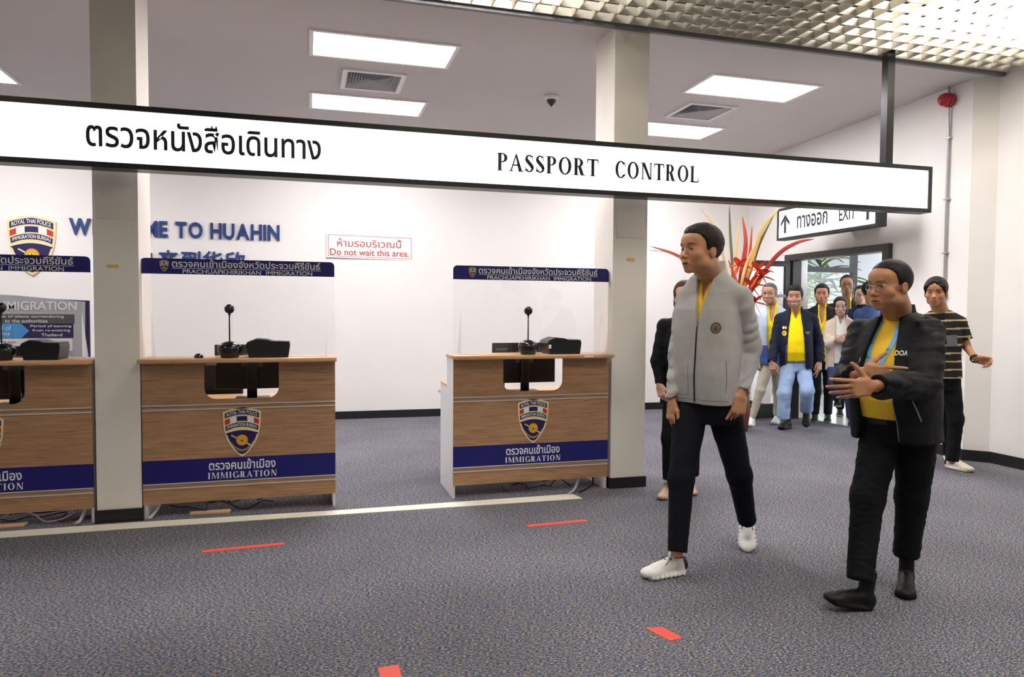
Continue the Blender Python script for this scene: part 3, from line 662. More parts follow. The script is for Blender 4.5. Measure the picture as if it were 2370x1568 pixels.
def counter(x0, label, sticker=False):
    e = empty('immigration_counter', (x0 + W2 / 2, 5.22, 0), label, 'counter', 'immigration counters'); h = W2 / 2
    fn = lambda a, c, d: (a, d, c)
    nt_ = rounded_window(-h + .385, -h + .868, .80, 1.055, .075)
    up = [(-h, .765), (-h, 1.055)] + nt_ + [(h, 1.055), (h, .765)]
    g = MB(); # upper front with the notch, split in strips so that the polygon stays simple
    g.prism([(-h, .765), (-h, 1.055), nt_[0]] + nt_[1:8] + [(0 - h + .6265, .80), (-h + .6265, .765)], fn, .018, WOODF)
    g.prism([(-h + .6265, .765), (-h + .6265, .80)] + nt_[8:] + [(h, 1.055), (h, .765)], fn, .018, WOODF)
    g.box(-h, h, .003, .018, .735, .765, WOODF); g.build('upper_front_panel', e)
    g = MB(); g.box(-h, h, 0, .018, .395, .735, WOODF); g.build('middle_front_panel', e)
    g = MB(); g.box(-h, h, 0, .018, .10, .203, WOODF); g.box(-h, h, .003, .018, .203, .237, WOODF); g.build('lower_front_panel', e)
    g = MB(); g.box(-h, h, -.002, .018, .237, .395, NAVY); g.build('blue_band', e)
    for z in (.735, .765, .203, .235): g = MB(); g.box(-h, h, -.004, .004, z - .0038, z + .0038, CHROME); g.build('chrome_strip', e)
    g = MB(); fb = lambda a, c, d: (a, -.0025 - d, c)
    put_text(g, text_poly('ตรวจคนเข้าเมือง', .018), -.215, .218, .312, .385, fb, WHT); put_text(g, serif_poly('IMMIGRATION', t=.20, h=.075, gap=.13), -.222, .226, .252, .297, fb, WHT); g.build('band_lettering', e)
    bd = badge(0, .397, .248, lambda p, q, t: (p, -.004 - t, q), .004).build('shield_badge', e)
    for s_ in (-1, 1):
        x = s_ * (h - .009); g = MB(); g.prism([(.0, 0), (0, 1.055), (.25, 1.055), (.25, .82), (.52, .82), (.52, 0)], lambda a, c, d: (x - .009 + d, a + .019, c), .018, WHLAM); g.build('side_panel', e)
    g = MB(); g.rbox(-h - .008, h + .008, -.10, .27, 1.055, 1.083, WOODT, .002, 1); g.build('transaction_top', e)
    g = MB(); g.rbox(-h + .018, h - .018, .25, .76, .725, .75, WOODT, .002, 1); g.build('desk_top', e)
    g = MB(); g.rbox(-h - .002, h + .002, .24, .56, .82, .838, WOODT, .002, 1) if False else g.box(-h, -h + .03, .26, .54, .82, .838, WOODT); g.box(h - .03, h, .26, .54, .82, .838, WOODT); g.build('edge_cap', e)
    for x in (-h + .06, h - .06): g = MB(); g.rbox(x - .02, x + .02, .70, .74, 0, .725, DKG, .003, 1); g.build('leg', e)
    if sticker: g = MB(); g.box(.38, .455, -.1015, -.10, 1.062, 1.076, WHLAM); g.box(.54, .62, -.1015, -.10, 1.060, 1.076, mat('tape grey', s2l(160, 156, 150))); g.build('label_sticker', e)
    return e
cts = [counter(-2.615, 'leftmost immigration counter, cut off by the left edge of the photo'), counter(-1.07, 'immigration counter directly right of the left column', False), counter(1.038, 'immigration counter standing alone beside the right column', True)]
def hscreen(x0, label):
    e = empty('acrylic_screen', (x0 + .63, 5.30, 1.083), label, 'screen', 'acrylic screens with blue headers'); h = .633
    g = MB(); g.box(-h, h, 0, .006, 0, .58, ACR); g.build('clear_sheet', e)
    r = .03; p = [(-h, .57), (h, .57), (h, .675 - r)] + [(h - r + r * math.cos(t * .3927), .675 - r + r * math.sin(t * .3927)) for t in range(1, 5)] + [(-h + r - r * math.sin(t * .3927), .675 - r + r * math.cos(t * .3927)) for t in range(0, 5)]
    g = MB(); g.prism(p, lambda a, c, d: (a, -.001 + d, c), .008, NAVY)
    fn = lambda a, c, d: (a, -.0022 - d, c)
    put_text(g, text_poly('ตรวจคนเข้าเมืองจังหวัดประจวบคีรีขันธ์', .016), -.437, .535, .617, .672, fn, WHT)
    put_text(g, text_poly('PRACHUAPKHIRIKHAN  IMMIGRATION', .010), -.37, .48, .5745, .603, fn, WHT)
    g.add([fn(a, c, 0) for a, c in ((-.437, .608), (.54, .608), (.54, .611), (-.437, .611))], [(0, 1, 2, 3)], WHT); g.build('blue_header', e)
    g2 = badge(-.485, .585, .056, lambda p, q, t: (p, -.0022 - t * .6, q), .001); g2.build('small_shield', e)
    for s_ in (-1, 1):
        g = MB(); x = s_ * (h - .06); g.prism([(0.006, 0), (.14, 0), (.006, .32)], lambda a, c, d: (x + d, a, c), .005, ACR); g.build('side_brace', e)
    return e
hscreen(-2.647, 'acrylic screen with blue header, leftmost, cut by the photo edge'); hscreen(-1.083, 'acrylic screen with blue header on the middle counter'); hscreen(1.053, 'acrylic screen with blue header on the right-hand counter')

# webcam on a pole, scanner, monitor
def webcam(x, label, hgt=.335, y=5.215):
    e = empty('ball_webcam', (x, y, 1.083), label, 'camera', 'ball webcams on egg-shaped bases')
    g = MB(); g.lathe([(0, 0), (.055, 0), (.058, .006), (.072, .035), (.080, .060), (.074, .082), (.052, .102), (.022, .112), (0, .114)], (0, 0, 0), BLKG, 28, sc=(1, .85)); g.build('base', e)
    g = MB(); g.tube([(0, 0, .10), (0, 0, hgt - .03)], [.0055, .0042], BLKP, 10); g.tube([(0, 0, hgt - .05), (0, 0, hgt - .02)], [.0045, .013], BLKP, 12); g.build('pole', e)
    g = MB(); g.lathe([(0.0001, -.033)] + [(.033 * math.sin(a), -.033 * math.cos(a)) for a in np.linspace(.2, 2.94, 12)] + [(.0001, .033)], (0, 0, hgt), BLKG, 24, 'y'); b2 = g.build('ball', e)
    g = MB(); g.lathe([(.013, -.031), (.013, -.036), (.009, -.037), (0, -.035)], (0, 0, hgt), mat('lens glass', s2l(60, 62, 70), rough=.05, metal=.6), 20, 'y'); g.build('lens', b2)
webcam(1.617, 'black ball webcam on the right-hand counter'); webcam(-.520, 'black ball webcam on the middle counter'); webcam(-1.868, 'black ball webcam on the leftmost counter')
def scanner(x, wd, label, y=5.20):
    e = empty('document_scanner', (x, y, 1.083), label, 'scanner', 'black document scanners'); h = wd / 2
    g = MB(); p = [(-h, .085), (-h + .012, .105), (-h * .5, .128), (0, .122), (h * .25, .112), (h, .108), (h + .006, .085)]
    g.prism([(-h + .022, 0), (-h, .085)] + p[1:-1] + [(h + .006, .085), (h - .006, 0)], lambda a, c, d: (a, d, c), .20, BLKP); g.build('body', e)
    g = MB(); g.prism([(-h - .001, .084), (-h + .012, .108), (-h * .5, .131), (0, .125), (h * .22, .114), (h * .22, .108), (0, .116), (-h * .5, .122), (-h + .014, .100)], lambda a, c, d: (a, d - .003, c), .19, DKG); lid = g.build('lid', e)
    g = MB(); g.rbox(h * .25, h + .004, .02, .18, .109, .114, mat('scanner glass', s2l(150, 146, 148), rough=.15), .001, 1); g.build('glass_plate', e)
    if x > 1: g = MB(); g.box(-h + .01, -h + .032, -.002, 0, .045, .075, WHLAM); g.build('label_sticker', e)
scanner(1.905, .275, 'black document scanner on the right-hand counter'); scanner(-.275, .285, 'black document scanner on the middle counter'); scanner(-1.655, .22, 'black document scanner on the leftmost counter')
def monitor(x, label, wd=.50, word=None, y=5.62, zt=1.155, wob=0):
    e = empty('monitor', (x, y, .75), label, 'monitor', 'monitors behind the counters'); h = wd / 2
    g = MB(); g.rbox(-h, h, 0, .028, .075, zt - .75, BLKP, .005, 2); g.build('display_back', e)
    g = MB(); g.rbox(-.035, .035, -.03, -.008, .01, .33, BLKP, .004, 1); g.rbox(-.075, .075, -.012, 0, .24, .34, DKG, .004, 1); g.build('stand', e)
    g = MB(); g.rbox(-.12, .12, -.11, .10, .0, .012, BLKP, .004, 1); g.build('foot', e)
    if word: 
        g = MB(); put_text(g, text_poly(word, .004), -h + .03, -h + .125, zt - .75 - .060, zt - .75 - .035, lambda a, c, d: (a, -.0012, c), mat('grey print', s2l(170, 170, 172))); g.build('lettering', e)
monitor(1.71, 'black monitor whose back shows in the right-hand counter opening', .54, 'Lenovo'); monitor(-.405, 'black monitor whose back shows in the middle counter opening', .52); monitor(-1.93, 'black monitor whose back shows in the leftmost counter opening', .50)
def chair(x, y, label, rz):
    e = empty('office_chair', (x, y, 0), label, 'chair', 'office chairs behind the counters', rz)
    g = MB(); g.rbox(-.22, .22, .16, .21, .60, 1.02, BLKP, .03, 3); g.build('backrest', e)
    g = MB(); g.rbox(-.24, .24, -.24, .22, .43, .50, BLKC_, .03, 3); g.build('seat', e)
    g = MB(); g.tube([(0, 0, .10), (0, 0, .43)], .025, DKG); g.tube([(0, .2, .46), (0, .24, .55), (0, .20, .70)], .018, BLKP); g.build('column', e)
    for k in range(5):
        a = k * 1.2566; g = MB(); g.tube([(0, 0, .10), (.27 * math.cos(a), .27 * math.sin(a), .07)], [.022, .014], BLKP); g.lathe([(0, -.012), (.026, -.012), (.026, .012), (0, .012)], (.27 * math.cos(a), .27 * math.sin(a), .028), BLKP, 12, 'y'); g.build('caster_arm', e)
BLKC_ = mat('black seat fabric', s2l(22, 22, 24), rough=.9)
chair(-.72, 6.02, 'black office chair behind the middle counter', .1); chair(1.46, 6.02, 'black office chair behind the right-hand counter', -.1); chair(-2.15, 6.1, 'black office chair behind the leftmost counter', .1)
e = empty('computer_mouse_dome', (-.72, 5.24, 1.083), 'small glossy black dome on the middle counter left of the webcam', 'dome')
g = MB(); g.lathe([(.030, 0), (.030, .008), (.024, .022), (.012, .030), (0, .031)], (0, 0, 0), BLKG, 20); o = g.build('dome_shell', e); e.name = 'desk_dome'
# cables and strips under the counters
CABB = mat('black cable', s2l(20, 20, 22), rough=.5); CABG = mat('grey cable', s2l(176, 178, 182), rough=.5); PINE = mat('pine strip', s2l(206, 170, 128), rough=.6)
def cable(pts, r, m, label): g = MB(); g.tube(catmull(pts, 6), r, m, 6); return tag(g.build('cable'), label, 'cable')
def loops(x0, x1, y, n, seed, label):
    r = random.Random(seed); pts = []
    for i in range(n): pts.append((x0 + (x1 - x0) * i / (n - 1) + r.uniform(-.05, .05), y + r.uniform(-.07, .07), .012 + r.random() * .05))
    return cable(pts, .0045, CABB, label)
for i, (x0, x1, lb) in enumerate(((-2.3, -1.45, 'under the leftmost counter'), (-.92, -.25, 'under the middle counter'), (1.45, 2.05, 'under the right-hand counter'))):
    loops(x0, x1, 5.33, 11, 10 + i, 'tangled black cable lying nearest the front ' + lb); loops(x0 + .05, x1 - .05, 5.52, 9, 20 + i, 'tangled black cable farther back ' + lb)
    e = empty('power_strip', ((x0 + x1) / 2 - .12, 5.66, 0), 'black power strip ' + lb, 'power strip'); g = MB(); g.rbox(-.16, .16, -.03, .03, .0, .05, BLKP, .006, 1); g.build('body', e)
    g = MB(); g.box(-.06, -.02, -.034, -.03, .02, .032, WHLAM); g.box(.05, .09, -.034, -.03, .022, .034, WHLAM); g.build('plug', e)
cable([(2.10, 5.47, .35), (2.13, 5.42, .10), (2.06, 5.30, .03), (1.99, 5.19, .012), (1.93, 5.12, .010)], .012, CABG, 'thick grey cable curling out from under the right-hand counter')
cable([(2.20, 5.50, .30), (2.24, 5.40, .05), (2.15, 5.27, .012), (2.02, 5.15, .010)], .007, CABB, 'black cable beside the thick grey cable')
cable([(-.99, 5.35, .30), (-.98, 5.30, .10), (-1.02, 5.24, .02), (-1.04, 5.20, .012)], .012, CABG, 'grey cable at the left foot of the middle counter')
cable([(-1.42, 5.35, .30), (-1.43, 5.30, .10), (-1.45, 5.24, .02), (-1.47, 5.20, .012)], .012, CABG, 'grey cable at the right foot of the leftmost counter')
cable([(-1.95, 5.33, .02), (-1.86, 5.30, .09), (-1.74, 5.27, .08), (-1.66, 5.27, .02), (-1.56, 5.28, .03), (-1.50, 5.30, .06)], .005, CABG, 'thin grey looping cable under the leftmost counter')
for x, lb in ((-.66, 'middle'), (-1.9, 'leftmost')): g = MB(); g.rbox(x - .13, x + .13, 5.24, 5.30, .0, .018, PINE, .002, 1); tag(g.build('wooden_strip'), 'pale wooden strip on the floor under the %s counter' % lb, 'strip')
# printed tag hanging under the top of the middle counter
g = MB(); g.box(-.675, -.605, 5.20, 5.218, 1.034, 1.054, WOODT); tag(g.build('wood_block'), 'small wooden block under the front edge of the middle counter', 'block')
# floor markings
TAPW = mat('white floor tape', s2l(240, 234, 214), rough=.5); TAPO = mat('orange floor tape', s2l(236, 84, 66), rough=.55)
def floor_tape(pts, m, name, label, z=.0025): g = MB(); g.prism(pts, lambda a, c, d: (a, c, d), z, m); return tag(g.build(name), label, 'tape')
g = floor_tape([(-3.6, 5.155), (-3.6, 5.02), (-.9, 5.03), (1.985, 4.985), (1.96, 5.135), (.2, 5.125), (-1.1, 5.17)], TAPW, 'floor_line', 'long white tape line on the carpet in front of the counters', .003)
floor_tape([(-.605, 4.462), (-.150, 4.492), (-.146, 4.445), (-.602, 4.415)][::-1], TAPO, 'floor_tape', 'orange tape strip on the carpet before the middle counter')
floor_tape([(1.372, 4.455), (1.800, 4.470), (1.800, 4.425), (1.374, 4.405)][::-1], TAPO, 'floor_tape', 'orange tape strip on the carpet before the right-hand counter')
floor_tape([(1.438, 2.845), (1.518, 2.835), (1.552, 2.715), (1.487, 2.705)][::-1], TAPO, 'floor_tape', 'short slanted orange tape piece in the right foreground')
floor_tape([(.256, 2.800), (.338, 2.803), (.338, 2.60), (.262, 2.60)][::-1], TAPO, 'floor_tape', 'orange tape piece cut by the bottom edge of the photo')
floor_tape([(2.56, 2.845), (2.635, 2.83), (2.60, 2.775), (2.54, 2.79)][::-1], TAPO, 'floor_tape', 'tip of orange tape behind the black shoe of the man with glasses')

# ------------------------------------------------------------------ back wall
def bw(x, z, d=0): return (x, backy(x) - .002 - d, z)
def wall_letters(s, x0, x1, z0, z1, label, bold=.03, d=.022, spaces=None):
    e = empty('wall_letters', ((x0 + x1) / 2, backy(x0), z0), label, 'lettering'); base = np.array(e.location)
    # each character a part of its own, spaced by its own advance
    wds = []
    for ch in s:
        if ch == ' ': wds.append(None); continue
        v, f = text_poly(ch, bold); wds.append((v[:, 0].max() - v[:, 0].min(), v[:, 1].min(), v[:, 1].max()))
    gp = .10; sp = .34; tot = sum(sp if w_ is None else w_[0] + gp for w_ in wds) - gp; k = (x1 - x0) / tot; x = x0
    lo = min(w_[1] for w_ in wds if w_); hi = max(w_[2] for w_ in wds if w_); kz = (z1 - z0) / (hi - lo)
    for ch, w_ in zip(s, wds):
        if w_ is None: x += sp * k; continue
        g = MB(); v, f = text_poly(ch, bold); put_text(g, (v, f), x, x + w_[0] * k, z0 + (w_[1] - lo) * kz, z0 + (w_[2] - lo) * kz, lambda a, c, dd: tuple(np.array(bw(a, c, d - dd)) - base), BLUEL, d=d)
        g.build('letter', e); x += (w_[0] + gp) * k
    return e
wall_letters('WELCOME TO HUAHIN', -2.705, -.346, 2.285, 2.485, 'raised navy letters WELCOME TO HUAHIN on the back wall')
wall_letters('欢迎来到华欣', -2.29, -.755, 1.90, 2.135, 'raised navy Chinese characters under the welcome letters', .012)
e = empty('wall_shield', (-3.09, backy(-3), 1.80), 'large police shield sign on the back wall at the left', 'sign')
yb_ = backy(-3.09); badge(0, 0, .50, lambda p, q, t: (p, -.022 - t * 2, q), .02).build('shield_face', e)
e = empty('wall_notice', (.778, backy(.78), 2.09), 'red-bordered white notice reading Do not wait this area', 'sign')
g = MB(); g.prism([(-.555, .005), (.555, -.012), (.555, .300), (-.555, .318)], lambda a, c, d: (a, -.012 + d, c), .010, WHT)
fn = lambda a, c, d: (a, -.0126 - d, c)
for q in (((-.535, .022), (.535, .005), (.535, .011), (-.535, .028)), ((-.535, .292), (.535, .276), (.535, .282), (-.535, .298)), ((-.535, .022), (-.529, .022), (-.529, .298), (-.535, .298)), ((.529, .005), (.535, .005), (.535, .282), (.529, .282))): g.add([fn(a, c, 0) for a, c in q], [(0, 1, 2, 3)], REDP)
put_text(g, text_poly('ห้ามรอบริเวณนี้', .006), -.42, .40, .145, .255, fn, REDP); put_text(g, text_poly('Do not wait this area.', .012), -.51, .50, .035, .120, fn, REDP); g.build('board', e)

# banner stand behind the leftmost counter
SILV = mat('silver print', s2l(196, 200, 204), rough=.35, metal=.2); DKT = mat('dark taupe print', s2l(86, 80, 80)); SKYB = mat('sky blue print', s2l(70, 160, 226)); GRYR = mat('grey row print', s2l(172, 172, 178))
e = empty('information_banner', (-2.5, 7.0, 0), 'grey and navy IMMIGRATION information board behind the leftmost counter', 'banner')
g = MB(); fn = lambda a, c, d: (a, d, c); xr = .625
g.prism([(-1.0, .1), (xr + .03, .1), (xr + .03, 1.485), (-.2, 1.525), (-1.0, 1.52)], lambda a, c, d: (a, .02 + d, c), .02, NAVYD); g.build('backing_board', e)
g = MB(); k = lambda a, c, d: (a, d, c)
g.prism([(-1.0, .1), (xr - .02, .1), (xr, 1.475), (.1, 1.525), (-.5, 1.545), (-1.0, 1.53)], k, .016, SILV)
ly = lambda n: (lambda a, c, d=0: (a, -.0008 * n, c))
R4 = lambda a0, a1, c0, c1, m, n=1: g.add([ly(n)(a, c) for a, c in ((a0, c0), (a1, c0), (a1, c1), (a0, c1))], [(0, 1, 2, 3)], m)
R4(-1, xr - .08, 1.285, 1.365, DKT); R4(-1, xr - .09, 1.16, 1.285, NAVYD); R4(-1, xr - .10, .2, 1.155, WHT); 
g.add([ly(2)(a, c) for a, c in ((-1, 1.16), (.14, 1.16), (.20, 1.222), (.14, 1.285), (-1, 1.285))], [(0, 1, 2, 3, 4)], SKYB)
for i in range(8): R4(-1, xr - .10, 1.0 - .105 * i, 1.05 - .105 * i, GRYR, 2)
put_text(g, text_poly('IMMIGRATION', .02), -.06, .565, 1.40, 1.475, ly(3), WHT); put_text(g, text_poly('In case of aliens surrendering', .012), -.10, .465, 1.328, 1.358, ly(3), WHT); put_text(g, text_poly('to the authorities', .012), .02, .34, 1.292, 1.322, ly(3), WHT)
put_text(g, text_poly('Period of', .0), -.13, .07, 1.228, 1.268, ly(3), WHT); put_text(g, text_poly('Overstay', .0), -.14, .06, 1.176, 1.216, ly(3), WHT)
for i, (s_, a0, a1) in enumerate((('Period of banning', .21, .52), ('from re-entering', .225, .51), ('Thailand', .29, .45))): put_text(g, text_poly(s_, .012), a0, a1, 1.248 - .037 * i, 1.274 - .037 * i, ly(3), WHT)
put_text(g, text_poly('More than 90 days', .004), -.16, .10, 1.112, 1.136, ly(3), DKT); g.build('printed_face', e)
g = MB(); g.box(-.9, .6, -.15, .2, 0, .10, DKG); g.build('foot', e)
g2 = badge(-.125, 1.36, .10, lambda p, q, t: (p, -.003 - t, q), .002); g2.build('small_shield', e)

# ------------------------------------------------------------------ right wall fittings
STEELP = mat('galvanised pipe', s2l(176, 176, 178), rough=.35, metal=.7); ALRED = mat('alarm red', s2l(176, 22, 34), rough=.22, coat=.4)
px_, py_ = rightx(5.66) - .02, 5.66
e = empty('conduit_pipe', (px_, py_, 1.8), 'galvanised conduit running down the right wall from the red alarm', 'pipe')
g = MB(); g.tube([(0, 0, -.43), (0, 0, 1.45), (-.01, 0, 1.52), (-.01, 0, 1.86)], .013, STEELP, 10); g.build('tube', e)
for z in (-.2, .22, .75, 1.35): g = MB(); g.box(-.018, .02, -.03, .03, z - .006, z + .006, STEELP); g.build('saddle', e)
e = empty('alarm_bell', (px_ - .02, py_ + .0, 3.52), 'round red alarm bell high on the right wall', 'alarm')
g = MB(); g.lathe([(.062, -.05), (.070, -.04), (.070, .0), (.062, .012), (0, .012)], (.03, 0, 0), ALRED, 28, 'x'); g.build('back_box', e)
g = MB(); g.lathe([(0.001, -.125), (.030, -.118), (.056, -.095), (.066, -.065), (.066, -.045), (0.001, -.045)], (.02, 0, 0), ALRED, 28, 'x'); g.build('gong', e)
e = empty('junction_box', (px_ - .01, 5.57, 1.09), 'pale grey junction box on the right wall behind the man in the striped shirt', 'box'); g = MB(); g.rbox(-.05, .03, -.10, .12, 0, .28, mat('box grey', s2l(196, 196, 192), rough=.5), .006, 2); g.build('housing', e)
g = MB(); g.rbox(-.056, -.048, -.09, .11, .01, .27, MATS['box grey'], .003, 1); g.build('cover', e)
# pink-bordered notice by the door
fy = 8.72; fx = rightx(fy); tdir = nrm(np.array((rightx(9) - rightx(8), 1.0)))
e = empty('wall_notice', (fx - .004, fy, 1.52), 'white notice with pink border on the wall behind the man in glasses', 'sign')
g = MB(); fn = lambda a, c, d: (-.006 - d - tdir[0] * a, -tdir[1] * a, c)
PINKP = mat('pink print', s2l(214, 150, 170))
g.prism([(-.33, 0), (.33, 0), (.33, .235), (-.33, .235)], lambda a, c, d: (-.006 + d - tdir[0] * a, -tdir[1] * a, c), .006, WHT)
for q in ((-.31, .31, .012, .018), (-.31, .31, .217, .223), (-.31, -.302, .012, .223), (.302, .31, .012, .223)): g.add([fn(a, c, .001) for a, c in ((q[0], q[2]), (q[1], q[2]), (q[1], q[3]), (q[0], q[3]))], [(0, 1, 2, 3)], PINKP)
put_text(g, text_poly('C', .01), -.26, -.20, .085, .125, lambda a, c, d: fn(a, c, .001), PINKP); put_text(g, text_poly('REA', .01), .14, .27, .085, .125, lambda a, c, d: fn(a, c, .001), PINKP); put_text(g, text_poly('ณ', .01), .20, .25, .155, .19, lambda a, c, d: fn(a, c, .001), DKT); g.build('board', e)

# ------------------------------------------------------------------ flower arrangement by the back corner
LR = mat('red leaf', s2l(176, 64, 50), rough=.5); LY = mat('straw leaf', s2l(206, 176, 104), rough=.6); LG = mat('dull green leaf', s2l(98, 104, 66), rough=.6); LO = mat('orange petal', s2l(222, 84, 46), rough=.5); LP = mat('pale frond', s2l(196, 186, 170), rough=.6)
VX = (4.912, 7.489, 1.229); VX = np.array((VX[0], VX[1], 0.0))
e = empty('flower_arrangement', tuple(VX), 'tall arrangement of red and straw-coloured leaves by the back corner', 'flower arrangement')
g = MB(); g.lathe([(0, 0), (.17, 0), (.20, .25), (.16, .62), (.13, .70), (.15, .74), (.13, .74), (0, .70)], (0, 0, 0), mat('vase brown', s2l(120, 60, 44), rough=.4), 24); g.build('vase', e)
BASE = (4.912, 7.494, 1.359)
def ribbon(pts, wd, m, name='leaf'):
    g = MB(); c = catmull([np.array(p) - VX for p in pts], 6); n = len(c); v = []
    for i, p in enumerate(c):
        t = c[min(i + 1, n - 1)] - c[max(i - 1, 0)]; sd = nrm(np.cross(t, FWD)); w_ = wd * (math.sin(math.pi * min(1, .12 + .88 * i / (n - 1))) ** .6 + .02) / 2
        v += [p - sd * w_, p - FWD * wd * .18, p + sd * w_]
    f = []
    for i in range(n - 1): f += [(3 * i, 3 * i + 1, 3 * i + 4, 3 * i + 3), (3 * i + 1, 3 * i + 2, 3 * i + 5, 3 * i + 4)]
    g.add(v, f, m, True); return g.build(name, e)
B_ = tuple(BASE)
for pts, wd, m_ in (([B_, (4.535, 7.464, 1.841), (4.143, 7.481, 2.075), (3.829, 7.575, 2.184)], .035, LR), ([B_, (4.588, 7.551, 1.795), (4.194, 7.676, 2.101), (3.897, 7.763, 2.161)], .03, LP),
        ([B_, (4.844, 7.589, 1.957), (4.720, 7.642, 2.425), (4.546, 7.702, 2.684)], .03, LY), ([B_, (4.890, 7.523, 1.954), (4.867, 7.546, 2.368), (4.830, 7.517, 2.697)], .035, LG), ([B_, (4.886, 7.468, 1.848), (4.912, 7.475, 2.209), (4.939, 7.479, 2.518)], .035, LY),
        ([B_, (4.946, 7.403, 1.949), (4.958, 7.359, 2.251), (4.920, 7.382, 2.556)], .055, LR), ([B_, (4.995, 7.437, 1.849), (5.060, 7.429, 2.107), (5.092, 7.434, 2.467)], .04, LR), ([B_, (5.060, 7.423, 1.952), (5.149, 7.311, 2.405), (5.319, 7.220, 2.653)], .05, LY),
        ([B_, (5.114, 7.459, 1.956), (5.185, 7.399, 2.262), (5.329, 7.320, 2.616)], .035, LG), ([B_, (5.097, 7.302, 1.794), (5.224, 7.121, 2.088), (5.375, 6.979, 2.220), (5.531, 6.884, 2.260)], .05, LR), ([B_, (4.706, 7.411, 1.741), (4.585, 7.458, 2.045), (4.537, 7.483, 2.350)], .04, LR),
        ([B_, (4.721, 7.297, 1.586), (4.616, 7.337, 1.837), (4.579, 7.357, 2.088)], .05, LG), ([B_, (4.828, 7.266, 1.587), (4.771, 7.293, 1.838), (4.699, 7.321, 2.039)], .04, LR), ([B_, (4.843, 7.268, 1.738), (4.907, 7.260, 1.990), (5.015, 7.239, 2.242)], .035, LY)): ribbon(pts, wd, m_)
for (u, v, s_) in ((1708, 615, 1), (1752, 625, 1.1), (1735, 660, 1.2), (1762, 640, .9), (1720, 690, 1.2), (1745, 700, 1)):
    c = np.array((4.826, 7.362, 1.360)) + (u - 1700) / 1650 * 8.4 * RT + np.array((0, 0, -(v - 735) / 1650 * 8.4)); g = MB()
    for k in range(6): a = k * 1.05 + s_; blade(c - VX, RT * math.cos(a) + np.array((0, 0, 1)) * math.sin(a) - FWD * .4, .16 * s_, .075, .25, LO, g, 5)
    g.build('blossom', e)
for k in range(5):
    a = 1.9 + .22 * k; ribbon([B_, tuple(np.array(BASE) + RT * .35 * math.cos(a) + np.array((0, 0, .35))), tuple(np.array(BASE) + RT * .7 * math.cos(a) + np.array((0, 0, .42 + .1 * k)))], .05, LP, 'frond')

# ------------------------------------------------------------------ people: heads, hands, shoes, clothes
def lip_mask(x, y, z, smile):
    zc = -0.069 + (0.9 * smile * np.abs(x) if smile else 0) * 0.35
    return np.clip(1.25 - np.sqrt((x / (0.025 + .007 * smile)) ** 2 + ((z - zc) / (0.0095 + .002 * smile)) ** 2), 0, .25) * 4 * (y > .06)

